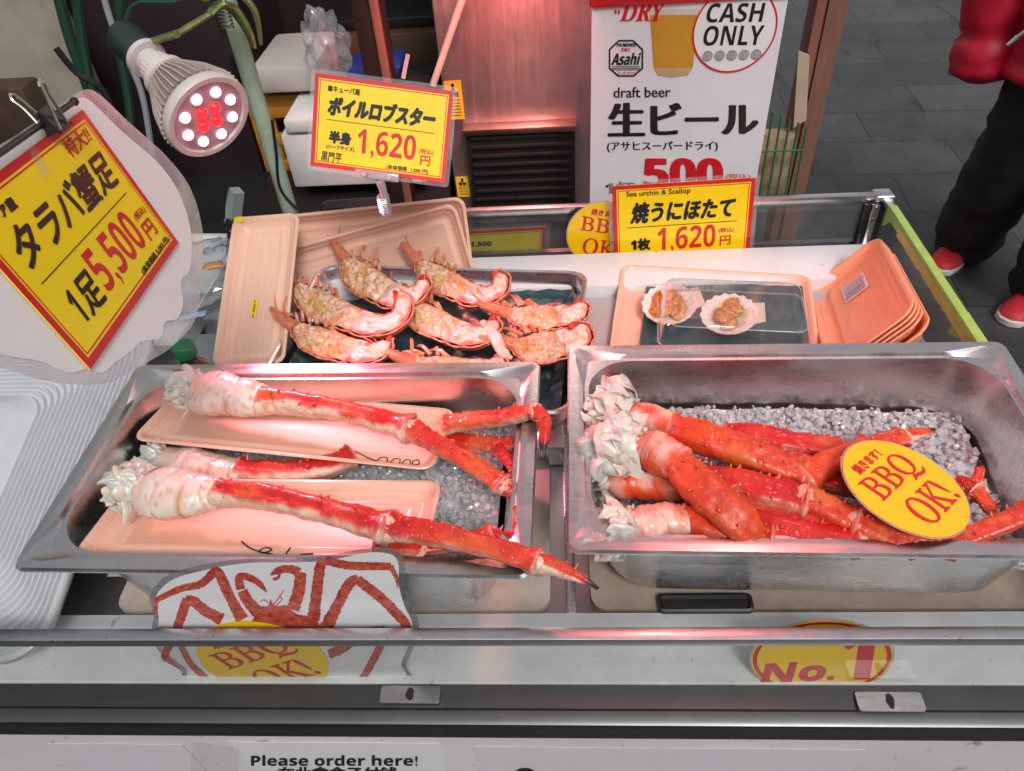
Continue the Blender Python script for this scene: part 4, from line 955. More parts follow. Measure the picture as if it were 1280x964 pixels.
# rod and binder clip
N1b = P1 + N1 * .008
mb = MB(); a, b = onpl(-120, 275, N1b, N1), onpl(93, 127, N1b, N1); mb.tube([a, b], .0024, 10); 
rd = mb.build('hanging_rod', M_dark); tag(rd, 'thin black rod carrying the largest price card', 'rod')
mb = MB(); bm = bmesh.new(); bmesh.ops.create_uvsphere(bm, u_segments=12, v_segments=8, radius=.0036); bm.verts.index_update(); mb.add([b + v.co for v in bm.verts], [[v.index for v in f.verts] for f in bm.faces]); bm.free(); mb.build('end_knob', M_dark, rd)
cc = onpl(62, 148, N1b + N1 * .003, N1); ua = (onpl(84, 130, N1b, N1) - onpl(40, 166, N1b, N1)).normalized(); va = N1.cross(ua).normalized()
if va.z < 0: va = -va
bc = tag(thing('binder_clip', 'black binder clip gripping top edge of the largest price card', 'binder clip', M=basis(cc, ua, va)), 'black binder clip gripping top edge of the largest price card', 'binder clip'); MB_ = basis(cc, ua, va)
mb = MB(); mb.loft([[Vector(p) for p in ((-.010, -.010, z), (.010, -.010, z), (.0085, .008, z * .2), (-.0085, .008, z * .2))] for z in (-.006, .006)], True, True, M=MB_); mb.tube([MB_ @ Vector((-.0105, -.0105, .006)), MB_ @ Vector((.0105, -.0105, .006))], .0016, 8); mb.build('spring_body', M_dark, bc, 30)
for z in (.006, -.006):
    mb = MB(); sgn = 1 if z > 0 else -1
    pts, rv = crom([MB_ @ Vector(p) for p in ((-.007, -.010, z), (-.004, .012, z + sgn * .004), (-.004, .022, z + sgn * .007), (0, .026, z + sgn * .008), (.004, .022, z + sgn * .007), (.004, .012, z + sgn * .004), (.007, -.010, z))], [.0011] * 7, 36)
    mb.tube(pts, rv, 6); mb.build('wire_handle', steel('clip wire', (.7, .66, .5), .2), bc)

Q2 = solve_quad([(394, 91), (567, 114), (556, 229), (388, 207)], 1.06)
price_card('yellow price card on clear clip, tilted, above the largest peach tray', Q2,
    [('■キューバ産', .10, .825, .33, .89, .0015), ('ボイルロブスター', .11, .585, .885, .775, .008, .2), ('半身', .13, .28, .285, .405, .006), ('(ハーフサイズ)', .11, .205, .315, .26, .001), ('黒門平', .075, .07, .225, .175, .001, .1), ('(本体価格  1,500 円)', .56, .065, .87, .125, .001)],
    [(B('1,620'), .335, .165, .765, .475, .0), ('(税込)', .79, .285, .895, .345, .001), ('円', .805, .165, .875, .27, .002), ('、', .195, .14, .215, .175, .002)])
p = Q2.P(.47, -.02)
cs_ = thing('card_clip', 'clear plastic clip stand under the tilted price card', 'clip stand', (p.x, p.y, p.z - .05))
u2 = (Q2.c[2] - Q2.c[3]).normalized()
M_acr = mat('clear acrylic', (.85, .86, .87), .08, var=.03, trans=.7, coat=.5)
mb = MB(); MC = basis(Q2.P(.50, -.015, .002), u2, Q2.c[0] - Q2.c[3]); mb.box((0, 0, 0), (.064, .012, .008), .0025, M=MC); mb.build('grip_bar', M_acr, cs_)
mb = MB()
for x in (-.018, .018): mb.tube([MC @ Vector((x, 0, .003)), MC @ Vector((x, 0, .0055))], .0035, 12)
mb.build('rivets', mat('rivet', (.55, .42, .42), .3, .8), cs_)
mb = MB(); e = Vector((p.x + .008, p.y - .004, p.z - .06)); s0 = MC @ Vector((.004, -.006, 0))
pts, rv = crom([s0, s0.lerp(e, .35) + Vector((.002, 0, 0)), e], [.007, .0055, .0075], 10); mb.tube(pts, rv, 12); mb.build('ball_stem', M_acr, cs_)
mb = MB(); N_ = 60; pts = [s0.lerp(e, .45 + .5 * i / N_) + Vector((math.cos(i * .9), math.sin(i * .9), 0)) * .0085 for i in range(N_)]; mb.tube(pts, .0012, 5); mb.build('spring', M_acr, cs_)

Q3 = Quad(atY(765, 233, 1.172), atY(945, 222, 1.172), atY(934, 340, 1.160), atY(769, 352, 1.160))
price_card('yellow price card standing before the white beer poster, with scallop wording', Q3,
    [('Sea urchin & Scallop', .10, .875, .55, .94, .0008), ('焼うにほたて', .13, .62, .87, .82, .007, .2), (B('1枚'), .13, .335, .265, .45, .006), ('黒門平', .08, .1, .22, .2, .001)],
    [(B('1,620'), .32, .28, .745, .555, .0), ('(税込)', .765, .455, .875, .51, .001), ('円', .78, .325, .855, .425, .002)], .575)
Q4 = Quad(atY(522, 292, 1.232), atY(683, 283, 1.232), atY(681, 318, 1.228), atY(522, 326, 1.228))
price_card('low yellow card with red border outside the back glass, mostly hidden', Q4, [(B('1,500'), .42, .40, .58, .58, .003)], [], None)

M_orY = mat('golden yellow print', (.92, .58, .006), .35, coat=.3, var=.03)
def bbq_texts(P, par, bold=.008):
    mb = MB()
    put(mb, P, '焼きます！', .28, .775, .66, .865, .004)
    put(mb, P, '\U0001D435\U0001D435\U0001D444', .17, .47, .84, .74, bold * .5, -.32)
    put(mb, P, '\U0001D442\U0001D43E!', .27, .17, .80, .42, bold * .5, -.32)
    mb.build('red_lettering', M_red, par, 0)
def bbq_disc(label, c, U, V, R, group='yellow barbecue discs'):
    M = basis(c, U, V); P = lambda u, v, n=0: M @ Vector(((u - .5) * 2 * R, (v - .5) * 2 * R, n))
    t = thing('round_sign', label, 'sign', M=M, group=group)
    slab(P, circ(.485), 0, .0008).build('disc', M_orY, t, 0)
    slab(P, circ(.50), -.0004, -.0001).build('laminate', clear('pinkish laminate edge', (.9, .82, .84), 1, .08, .35, (.8, .6, .62)), t, 0)
    P2 = lambda u, v, n=0: P(u, v, n + .0008); bbq_texts(P2, t); return t
# disc lying on the crab legs of the right pan: its print runs up to the right
z0 = .174; cO = at(1131, 608, z0); zc = (cO - EYE).dot(_R @ Vector((0, 0, 1)))
du, dv = Vector((59.8, -27.9, 46.2)), Vector((52.5, 46.2, -40.0))
bbq_disc('yellow disc lying on crab legs in right pan, red barbecue lettering', cO, _R @ du, -(_R @ dv), du.length * zc / FPX)
c3 = atY(753, 293, 1.185)
bbq_disc('yellow disc behind the scallop price card, half covered', c3, (math.cos(-.20), 0, math.sin(-.20)), (math.sin(.20), .05, math.cos(.20)), .066)

# cut-out crab picture leaning on the front of the left pan
PF0 = Vector((0, .386, .001)); PFV = Vector((0, .016, .168)).normalized(); PFN = Vector((1, 0, 0)).cross(PFV); PFN = -PFN if PFN.y > 0 else PFN
fp = lambda x, y, n=0: onpl(x, y, PF0, PFN) + PFN * n
c6 = fp(350, 856); t6 = thing('crab_picture', 'laminated cut-out crab picture leaning on front of the left pan', 'picture', c6)
outl = [(187, 750), (192, 735), (215, 716), (262, 704), (310, 698), (380, 697), (420, 692), (460, 685), (492, 686), (505, 700), (506, 730), (512, 752), (523, 775), (522, 795), (508, 830), (494, 856), (255, 857), (225, 836), (200, 815), (190, 790), (192, 770)]
inl = [(194, 750), (200, 737), (220, 722), (265, 710), (312, 703), (382, 702), (420, 698), (460, 690), (488, 692), (498, 703), (499, 730), (505, 754), (515, 776), (515, 793), (502, 826), (487, 853), (262, 854), (232, 833), (207, 812), (198, 790), (199, 770)]
sm, _ = crom([fp(x, y, .0004) for x, y in outl + outl[:1]], [0] * (len(outl) + 1), 126); mb = MB(); mb.prism(sm[:-1], PFN * .0003); mb.build('laminate', clear('smoky laminate', (.72, .72, .74), 1., .08, .15, (.5, .5, .5)), t6, 0)
sm, _ = crom([fp(x, y, .0010) for x, y in inl + inl[:1]], [0] * (len(inl) + 1), 126); mb = MB(); mb.prism(sm[:-1], PFN * .0005); mb.build('white_sheet', mat('glossy white print', (.74, .74, .76), .25, coat=.5, var=.03), t6, 0)
def zz(x, y): return (170 + x / 3.556, 680 + y / 3.556)
mcrab = mat('printed crab', (.50, .025, .022), .35, coat=.4, var=.45, vs=130, col2=(.66, .13, .075))
def ribbon(mb, pts, n=.0017, seed=0):
    P, Wd = crom([Vector((x, y, 0)) for x, y, w in pts], [w for x, y, w in pts], 14 * (len(pts) - 1)); L_, R_ = [], []
    r = random.Random(seed)
    for i, p in enumerate(P):
        t = (P[min(i + 1, len(P) - 1)] - P[max(0, i - 1)]).normalized(); k = Vector((-t.y, t.x, 0)); w = Wd[i] * .5
        a = p + k * w * (1 + r.uniform(-.06, .16)); b = p - k * w * (1 + r.uniform(-.06, .16)); L_.append(fp(*zz(a.x, a.y), n)); R_.append(fp(*zz(b.x, b.y), n))
    mb.loft([L_, R_], closed=False)
legs = [[(95, 325, 6), (92, 260, 18), (108, 236, 24), (205, 192, 28), (290, 172, 34), (352, 116, 38)], [(340, 118, 40), (372, 128, 44), (420, 230, 42), (475, 330, 54)], [(208, 556, 4), (150, 512, 22), (132, 485, 32), (180, 380, 38), (232, 240, 44)], [(222, 240, 36), (260, 250, 44), (310, 290, 44), (385, 330, 50)],
        [(200, 440, 26), (250, 530, 26), (350, 622, 30)], [(1165, 190, 4), (1158, 140, 18), (1130, 92, 28)], [(1135, 92, 32), (1040, 92, 34), (940, 88, 36), (845, 66, 36)], [(828, 60, 40), (815, 130, 46), (800, 250, 46), (790, 330, 56)],
        [(1195, 384, 26), (1200, 350, 40), (1120, 260, 42), (1050, 200, 44), (985, 152, 40)], [(992, 150, 42), (950, 170, 46), (900, 260, 46), (842, 375, 58)], [(1105, 376, 34), (1090, 440, 34), (1040, 540, 32), (985, 628, 30)], [(860, 484, 40), (930, 450, 42), (1000, 388, 34), (1108, 372, 30)],
        [(583, 206, 6), (550, 168, 26), (500, 140, 30), (462, 142, 36), (468, 195, 36)], [(476, 200, 44), (495, 240, 44), (545, 300, 54)], [(602, 130, 10), (640, 108, 32), (690, 104, 34), (728, 120, 44)], [(735, 118, 46), (728, 190, 50), (700, 285, 56)], [(612, 150, 14), (634, 142, 12), (640, 126, 10)]]
mb = MB()
for k, l in enumerate(legs): ribbon(mb, l, .0017 + .00004 * k, k)
body = [(520, 330), (545, 290), (560, 268), (590, 270), (600, 235), (612, 262), (640, 268), (665, 262), (690, 285), (720, 305), (770, 312), (810, 330), (826, 375), (700, 390), (480, 386)]
mb.add([fp(*zz(x, y), .0026) for x, y in body], [tuple(range(len(body)))]); mb.build('printed_crab', mcrab, t6, 0)
mb = MB(); r = random.Random(5)
for k, l in enumerate(legs[:12] + legs[13:14] + legs[15:16]):
    for i in range(16):
        a, b = r.choice(list(zip(l[:-1], l[1:]))); u = r.random(); x, y, w = [lerp(a[j], b[j], u) for j in range(3)]; x += r.uniform(-.4, .4) * w; y += r.uniform(-.25, .25) * w; s = r.uniform(1.5, 3.2)
        mb.add([fp(*zz(x + dx * s, y + dy * s), .0030) for dx, dy in ((-1, 0), (0, 1), (1, 0), (0, -1))], [(0, 1, 2, 3)])
mb.build('printed_spines', mat('pale spine print', (.72, .38, .26), .4), t6, 0)
mb = MB()
for pts in ([(612, 262, 4), (630, 240, 4), (660, 196, 3)], [(590, 250, 4), (570, 238, 3), (555, 250, 3)], [(628, 262, 4), (650, 240, 3), (645, 225, 3)]): ribbon(mb, pts, .0028, 3)
mb.build('printed_feelers', M_red, t6, 0)
cB = fp(330, 822, .0033); rB = (fp(412, 822) - fp(250, 822)).length / 2; ang = math.radians(26)
UB = Vector((1, 0, 0)) * math.cos(ang) + PFV * math.sin(ang); VB = -Vector((1, 0, 0)) * math.sin(ang) + PFV * math.cos(ang); MBQ = basis(cB, UB, VB)
PB = lambda u, v, n=0: MBQ @ Vector(((u - .5) * 2 * rB, (v - .5) * 2 * rB, n))
def clipz(P): 
    def f(u, v, n=0):
        q = P(u, v, n); return q
    return f
dk = []
for k in range(96):
    a = 2 * math.pi * k / 96; q = PB(.5 + .49 * math.cos(a), .5 + .49 * math.sin(a))
    if q.z < .003: q = q + PFV * ((.003 - q.z) / PFV.z)
    dk.append(q)
mb = MB(); mb.prism(dk, PFN * .0005); ds = mb.build('yellow_disc', M_orY, t6, 0)
bbq_texts(lambda u, v, n=0: (lambda q: q + PFV * (max(0, .004 - q.z) / PFV.z))(PB(u, v, n + .0006)), ds)

# number one oval leaning behind the front glass
PO0 = Vector((0, .381, .001)); POV = Vector((0, .040, .098)).normalized(); PON = Vector((1, 0, 0)).cross(POV); PON = -PON if PON.y > 0 else PON
op = lambda x, y, n=0: onpl(x, y, PO0, PON) + PON * n
a, b, c_, d_ = op(936, 822), op(1118, 822), op(1027, 774), op(1027, 868)
cen = (a + b) / 2; rx = (b - a).length / 2; top_, bot = (c_ - cen).dot(POV), (d_ - cen).dot(POV); cen = cen + POV * (top_ + bot) / 2; ry = (top_ - bot) / 2
PO = lambda u, v, n=0: cen + Vector((1, 0, 0)) * ((u - .5) * 2 * rx) + POV * ((v - .5) * 2 * ry) + PON * n
t7 = thing('oval_sign', 'yellow oval number one sign with red rim, behind front glass', 'sign', PO(.5, 0))
slab(PO, circ(.5), 0, .0007).build('laminate', clear('pinkish laminate edge'), t7, 0)
slab(PO, circ(.488), .0008, .0013).build('disc', M_orY, t7, 0)
mb = MB(); ring(mb, PO, .445, .475, .0016); mb.build('red_rim', M_red, t7, 0)
mb = MB(); put(mb, PO, B('No.'), .10, .17, .60, .42, .006, .1, n=.0016, rise=.05, aspect=1.9); put(mb, PO, B('1'), .63, .24, .84, .88, .012, 0, n=.0016, aspect=1.6); mb.build('red_lettering', M_red, t7, 0)

# white beer poster behind the case
PY = 1.30; pp_ = lambda x, y, n=0: atY(x, y, PY - n)
zb, zt = -.78, .80; xl, xr = atY(740, 0, PY).x, atY(985, 0, PY).x
ps = thing('beer_poster', 'tall white beer poster with red header and cash only circle', 'poster', ((xl + xr) / 2, PY, zb))
mb = MB(); mb.span((xl, PY, zb), (xr, PY + .006, zt)); mb.build('board', mat('white poster board', (.74, .73, .78), .35, coat=.25, var=.03), ps, 0)
def ptext(mb, t, x0, y0, x1, y1, bold=0., shear=0., n=.0010, dy=0.):
    A, B, C_, D = pp_(x0, y1), pp_(x1, y1 + dy), pp_(x1, y0 + dy), pp_(x0, y0)
    put(mb, lambda u, v, n_=0: (A.lerp(B, u)).lerp(D.lerp(C_, u), v) + Vector((0, -n_, 0)), t, 0, 0, 1, 1, bold, shear, n, aspect=1)
def pprism(pts, n0, n1, name, m_, par=None): mb = MB(); mb.prism([pp_(x, y, n0) for x, y in pts], (0, -(n1 - n0), 0)); return mb.build(name, m_, par or ps, 0)
hz = pp_(740, 9).z; mb = MB(); mb.span((xl - .004, PY - .006, hz), (xr + .004, PY - .0002, hz + .26), .005); mb.build('red_header', M_red, ps)
pprism([(812, 12), (874, 12), (866, 84), (860, 94), (838, 97), (822, 94), (817, 84)], .0004, .0007, 'printed_beer', mat('amber beer print', (.60, .28, .03), .35, coat=.3, var=.12, vs=12), ps)
pprism([(812, 12), (874, 12), (873.5, 19), (812.5, 19)], .0008, .0009, 'printed_foam', mat('pale foam print', (.66, .58, .48), .4), ps)
pprism([(818, 85), (866, 85), (860, 94), (838, 97), (823, 94)], .0008, .0009, 'printed_glass_base', mat('pale glass print', (.55, .36, .20), .4), ps)
ctr_ = pp_(918, 38); RC = .068
mb = MB(); k = 64; mb.prism([ctr_ + Vector((RC * math.cos(2 * math.pi * i / k), -.0011, RC * math.sin(2 * math.pi * i / k))) for i in range(k)], (0, -.0002, 0)); mb.build('cash_circle', M_wht, ps, 0)
mb = MB(); mb.add([ctr_ + Vector((rr2 * math.cos(2 * math.pi * i / k), -.0016, rr2 * math.sin(2 * math.pi * i / k))) for rr2 in (RC * .955, RC) for i in range(k)], [(i, (i + 1) % k, k + (i + 1) % k, k + i) for i in range(k)]); mb.build('cash_ring', M_red, ps, 0)
mb = MB()
for i in range(5):
    q = pp_(884 + 15.2 * i, 70 - .5 * i); mb.prism([q + Vector((.0088 * math.cos(2 * math.pi * j / 24), -.0015, .0088 * math.sin(2 * math.pi * j / 24))) for j in range(24)], (0, -.0002, 0))
cn = mb.build('printed_coins', M_gry, ps, 0)
mb = MB()
for i in range(5): ptext(mb, '100', 879 + 15.2 * i, 66 - .5 * i, 889 + 15.2 * i, 74 - .5 * i, .02, n=.0022)
mb.build('coin_figures', mat('light grey print', (.5, .5, .51), .4), cn, 0)
mb = MB()
ptext(mb, B('CASH'), 883, 4, 957, 28, .0, .25, n=.0018, dy=-1); ptext(mb, B('ONLY'), 879, 32, 956, 57, .0, .25, n=.0018, dy=-1)
ptext(mb, 'draft beer', 767, 109, 838, 122, .004, dy=-1); ptext(mb, '生ビール', 762, 129, 946, 170, .014, dy=-2); ptext(mb, '(アサヒスーパードライ)', 759, 177, 897, 190, .003, dy=-1); ptext(mb, B('1杯'), 757, 227, 793, 243, .02)
ptext(mb, B('Asahi'), 764, 66, 801, 81, .01, .4)
oct_ = [(.28, 0), (.72, 0), (1, .25), (1, .78), (.74, 1), (.26, 1), (0, .78), (0, .25)]
o1 = [pp_(761 + 43 * x, 50 + 46 * y, .0011) for x, y in oct_]; o2_ = [pp_(763 + 39 * x, 52 + 42 * y, .0011) for x, y in oct_]
mb.add(o1 + o2_, [(i, (i + 1) % 8, 8 + (i + 1) % 8, 8 + i) for i in range(8)])
for y in (83, 85, 87): mb.add([pp_(x, yy, .0011) for x, yy in ((765, y), (800, y), (800, y + .8), (765, y + .8))], [(0, 1, 2, 3)])
ptext(mb, 'THE BREWERY', 770, 54, 796, 58, .01)
mb.build('black_lettering', M_blk, ps, 0)
mb = MB(); ptext(mb, '\U0001D46B\U0001D479\U0001D480', 775, 3, 832, 26, .008, .1); ptext(mb, '“', 768, 12, 775, 17, .05); ptext(mb, B('500'), 806, 198, 902, 235, .022); ptext(mb, '(税込)', 907, 217, 938, 226, .012); ptext(mb, 'DRY', 777, 60, 788, 64, .03); ptext(mb, 'スーパードライ', 772, 89, 794, 93, .01); mb.build('red_lettering', M_red, ps, 0)

# notices on the cabinet front, seen at the lower edge
FYP = .3425
fpp = lambda x, y: atY(x, y, FYP)
nt_ = thing('order_notice', 'white notice on cabinet front asking customers to order', 'notice', (atY(420, 950, FYP).x, FYP, -.3))
A_, B_ = fpp(285, 928), fpp(548, 928)
mb = MB(); mb.span((A_.x, FYP + .0004, -.30), (B_.x, FYP + .0010, A_.z)); mb.build('sheet', M_wht, nt_, 0)
mb = MB()
def ftext(t, x0, y0, x1, y1, bold=0.):
    a, b, c, d = fpp(x0, y1), fpp(x1, y1), fpp(x1, y0), fpp(x0, y0); put(mb, lambda u, v, n=0: (a.lerp(b, u)).lerp(d.lerp(c, u), v) + Vector((0, -n, 0)), t, 0, 0, 1, 1, bold, n=.0004, aspect=3)
ftext(B('Please order here!'), 314, 944, 522, 957, .001); ftext('在此拿盒子付钱', 348, 958.5, 496, 974, .006); mb.build('black_lettering', M_blk, nt_, 0)
mb = MB(); mb.add([fpp(x, y) + Vector((0, -.0006, 0)) for x, y in ((240, 928), (300, 934), (296, 990), (236, 990))], [(0, 1, 2, 3)]); o = mb.build('clear_tape_patch', M_lam, smooth=0); tag(o, 'clear tape patch beside the order notice', 'tape')
n2 = thing('paper_notice', 'plain white paper notice right of the order notice, black spot', 'notice', (atY(720, 950, FYP).x, FYP, -.3))
A_, B_ = fpp(592, 934), fpp(1085, 934)
mb = MB(); mb.span((A_.x, FYP + .0004, -.30), (B_.x, FYP + .0010, A_.z)); mb.build('sheet', mat('lilac white paper', (.70, .66, .72), .4, var=.03), n2, 0)
mb = MB(); q = fpp(657, 966); mb.prism([q + Vector((.012 * math.cos(2 * math.pi * j / 24), -.0003, .016 * math.sin(2 * math.pi * j / 24))) for j in range(24)], (0, -.0003, 0)); mb.build('black_spot', M_blk, n2, 0)
n3 = thing('paper_notice', 'white paper at lower left of cabinet front with black shape', 'notice', (atY(120, 950, FYP).x, FYP, -.3))
A_, B_ = fpp(60, 930), fpp(226, 930)
mb = MB(); mb.span((A_.x, FYP + .0004, -.30), (B_.x, FYP + .0010, A_.z)); mb.build('sheet', mat('lilac white paper', (.70, .66, .72)), n3, 0)
mb = MB(); q = fpp(165, 974); mb.prism([q + Vector((.034 * math.cos(2 * math.pi * j / 30), -.0003, .024 * math.sin(2 * math.pi * j / 30))) for j in range(30)], (0, -.0003, 0)); mb.build('black_shape', M_blk, n3, 0)

# ------------------------------------------------------------------ ribbed white tray at the left
mb = MB(); loops = []; cxr, cyr, hxr, hyr = -.592 - .30, .62, .30, .245
tilt = Matrix.Translation((cxr, cyr, 0)) @ Matrix.Rotation(.22, 4, 'X')
def RL(i, z): return rr(hxr - i, hyr - i, max(.012, .05 - i * .1), 8, z)
loops = [RL(.004, -.012), RL(0, -.008), RL(0, .0), RL(.003, .003)]
k = 0
for k in range(17):
    i0 = .006 + k * .0072
    loops += [RL(i0, .003), RL(i0 + .0016, -.0022), RL(i0 + .0044, -.0022), RL(i0 + .006, .003)]
i0 = .006 + 17 * .0072
loops += [RL(i0 + .004, .004), RL(i0 + .016, .014), RL(i0 + .022, .016)]
mb.loft(loops, True, True, M=Matrix.Translation((0, 0, .093)) @ tilt); o = mb.build('ribbed_tray', mat('white ribbed plastic', (.58, .59, .62), .32, var=.03, coat=.3), smooth=50); tag(o, 'large white ribbed plastic tray along left edge of counter', 'tray')

# ------------------------------------------------------------------ clutter at the back left
def pxbox(x0, y0, x1, y1, y, dep, name, m_, label=None, cat=None, bev=.006, par=None):
    a, b = atY(x0, (y0 + y1) / 2, y), atY(x1, (y0 + y1) / 2, y); zt_, zb_ = atY((x0 + x1) / 2, y0, y).z, atY((x0 + x1) / 2, y1, y).z
    mb = MB(); mb.span((a.x, y, zb_), (b.x, y + dep, zt_), bev); o = mb.build(name, m_, par)
    if label: tag(o, label, cat)
    return o
mb = MB(); mb.span((-2.2, 2.1, -.8), (-.23, 2.16, 1.5)); o = mb.build('back_wall', M_dkwall, smooth=0); tag(o, 'dark brown panel wall at the back of the stall', 'wall')
mb = MB(); mb.span((-2.2, .2, -.8), (-2.14, 2.09, 1.5)); o = mb.build('side_wall', M_dkwall, smooth=0); tag(o, 'dark side wall of the stall beyond the left frame', 'wall')
mb = MB(); mb.span((-2.1, 1.26, -.06), (-.235, 2.08, -.01), .004); tb = mb.build('work_table', M_dark); tag(tb, 'dark work table behind the display case at back left', 'table')
mb = MB()
for x in (-2.05, -.29):
    for y in (1.30, 2.03): mb.span((x - .02, y - .02, -.8), (x + .02, y + .02, -.0605))
mb.build('legs', M_dark, tb)
cbd = [atY(-200, 0, 1.56).x, atY(66, 0, 1.56).x]; zlo = atY(100, 138, 1.56).z
mb = MB(); mb.span((cbd[0], 1.56, zlo), (cbd[1], 1.60, 1.3), .003); o = mb.build('cream_board', mat('dirty cream panel', (.40, .36, .29), .6, var=.30, vs=7, bump=.2)); tag(o, 'dirty cream board standing at far upper left', 'board')
pxbox(-60, 112, 48, 190, 1.50, .2, 'brown_box', mat('dark brown box', (.06, .035, .022), .6, var=.3), 'dark brown box below the dirty cream board', 'box')
pxbox(135, -60, 300, 300, 1.62, .4, 'dark_cabinet', mat('dark plum cabinet', (.022, .013, .017), .4, var=.3, vs=4), 'dark cabinet behind the lit heat lamp', 'cabinet')
mhose = mat('dark green hose', (.016, .055, .035), .4)
for i, (pts, r_, m_, lab) in enumerate([
    ([(72, -10), (88, 50), (110, 110), (122, 160)], .011, mhose, 'dark green hose nearest the cream board'),
    ([(95, -10), (104, 60), (118, 120), (150, 190)], .010, mhose, 'second dark green hose hanging left of the lamp'),
    ([(150, -10), (148, 50), (160, 120), (168, 200)], .009, mhose, 'dark green hose directly behind the lamp socket'),
    ([(128, -10), (140, 30), (160, 75), (178, 120), (190, 190)], .006, mat('grey cable', (.30, .33, .36), .5), 'pale grey cable hanging behind the lamp socket'),
    ([(70, 60), (95, 90), (130, 115), (150, 170)], .006, M_dark, 'thin black cable looping across the green hoses')]):
    P, Rv = crom([atY(x, y, 1.50 - .025 * i) for x, y in pts], [r_] * len(pts), 24); mb = MB(); mb.tube(P, Rv, 8); o = mb.build('hanging_cable' if r_ < .008 else 'hose', m_); tag(o, lab, 'cable' if r_ < .008 else 'hose')
# crate with bars
oc = thing('plastic_crate', 'mustard yellow plastic crate under the cream foam lid', 'crate', (atY(362, 245, 1.62).x, 1.7, -.01))
xa, xb = atY(322, 180, 1.62).x, atY(415, 180, 1.62).x; zt_ = atY(360, 118, 1.62).z
mb = MB()
for z in (-.009, .055, .12, zt_ - .03):
    mb.span((xa, 1.62, z), (xb, 1.635, z + .028), .003); mb.span((xa, 1.63, z), (xa + .012, 1.87, z + .028), .003); mb.span((xb - .012, 1.63, z), (xb, 1.87, z + .028), .003); mb.span((xa, 1.865, z), (xb, 1.88, z + .028), .003)
for k in range(5):
    x = lerp(xa, xb - .014, k / 4); mb.span((x, 1.6215, -.008), (x + .014, 1.634, zt_ - .004), .003)
mb.build('bars', mat('mustard plastic', (.50, .20, .022), .45, var=.15), oc)
mb = MB(); mb.span((xa + .013, 1.64, -.006), (xb - .013, 1.86, .004)); mb.build('floor', mat('mustard plastic'), oc)
pxbox(314, 84, 398, 118, 1.585, .22, 'foam_cover', mat('cream foam lid', (.50, .46, .42), .7, var=.06), 'cream foam box lid on top of the yellow crate', 'lid', .012)
fb = thing('foam_box', 'white styrofoam box behind the tilted price card', 'box', (atY(430, 235, 1.48).x, 1.55, -.01))
pxbox(358, 165, 530, 232, 1.48, .13, 'box_body', M_sty, par=fb); pxbox(354, 146, 534, 164, 1.474, .142, 'box_lid', M_sty, par=fb)
# crumpled bag
mb = MB(); bm = bmesh.new(); bmesh.ops.create_icosphere(bm, subdivisions=4, radius=1); c = atY(408, 62, 1.50); 
vs = [c + Vector((v.co.x * .040, v.co.y * .03, v.co.z * .065)) * (1 + .45 * noise.noise(v.co * 2.5) + .25 * abs(noise.noise(v.co * 6))) for v in bm.verts]; bm.verts.index_update()
mb.add(vs, [[v.index for v in f.verts] for f in bm.faces]); bm.free(); o = mb.build('plastic_bag', M_bagp); tag(o, 'crumpled clear plastic bag beside the cream foam lid', 'bag')
pxbox(425, 42, 552, 92, 1.82, .2, 'wooden_box', mat('dark wood box', (.085, .045, .024), .6, var=.35, vs=8), 'dark wooden box on back shelf behind the steel post', 'box')
pxbox(420, 22, 556, 40, 1.85, .2, 'shelf_board', M_dark, 'black shelf board high at the back', 'shelf')
bb = pxbox(436, 82, 506, 140, 1.66, .1, 'blue_bin', mat('blue plastic', (.02, .06, .30), .4), 'blue plastic bin behind the steel post', 'bin', .01)
pxbox(497, 95, 540, 125, 1.60, .06, 'black_box', M_dark, 'small black box with papers right of the blue bin', 'box', .003)
mb = MB(); P = [atY(504, 98, 1.6), atY(510, 68, 1.61)]; mb.tube(P, .005, 6); o = mb.build('rolled_paper', mat('pale paper', (.5, .5, .6), .5)); tag(o, 'pale rolled paper standing in the small black box', 'paper')
# black hand-held burner case
ca = atY(428, 245, 1.33); hb = thing('black_case', 'black plastic tool case with oval holes below the tilted price card', 'case', (ca.x, ca.y, -.01))
MH = basis((ca.x, 1.36, .012), (1, .05, 0), (0, .9, .35))
mb = MB(); mb.loft([rr(.068 - i, .045 - i, .018, 6, z) for i, z in ((.004, -.014), (0, -.010), (0, .008), (.006, .013))], True, True, M=MH); mb.build('case_body', M_dark, hb)
for k, (x, y) in enumerate(((-.030, -.012), (-.034, .010), (.018, .0))):
    mb = MB(); mb.loft([rr(.026 - i, .008 - i * .6, .006, 5, z, x, y) for i, z in ((0, .0132), (.001, .0165), (.004, .0165), (.005, .0135))], False, False, M=MH); mb.build('oval_rim', mat('black gloss rim', (.02, .02, .022), .15), hb)
mb = MB(); mb.tube([MH @ Vector((.035, -.004, .013)), MH @ Vector((.035, -.004, .019))], .006, 14); mb.build('red_button', M_red, hb)
# frame posts
def post(label, px0, px1, y, m_, strip=None):
    x0, x1 = atY(px0, 0, y).x, atY(px1, 0, y).x
    t = thing('frame_post', label, 'post', ((x0 + x1) / 2, y, -.8), 'square metal posts of the stall frame')
    mb = MB(); mb.span((x0, y, -.8), (x1, y + .05, 1.5), .0025); mb.build('post_body', m_, t)
    if strip:
        mb = MB(); mb.span((strip[0], y - .004, -.8), (strip[1], y - .0003, 1.5), .001); mb.build('edge_strip', strip[2], t)
mbr = mat('brown tinted metal', (.36, .17, .125), .32, .45, var=.15, vs=12, stretch=(20, 20, 1))  # red of the lamp's reflection is mixed into the brown
x0, x1 = atY(437, 0, 1.45).x, atY(473, 0, 1.45).x
post('dark stall post between cream lid and steel cabinet', 437, 474, 1.45, mat('dark bronze', (.05, .032, .028), .35, .5), (x1 - .017, x1 - .001, mbr))
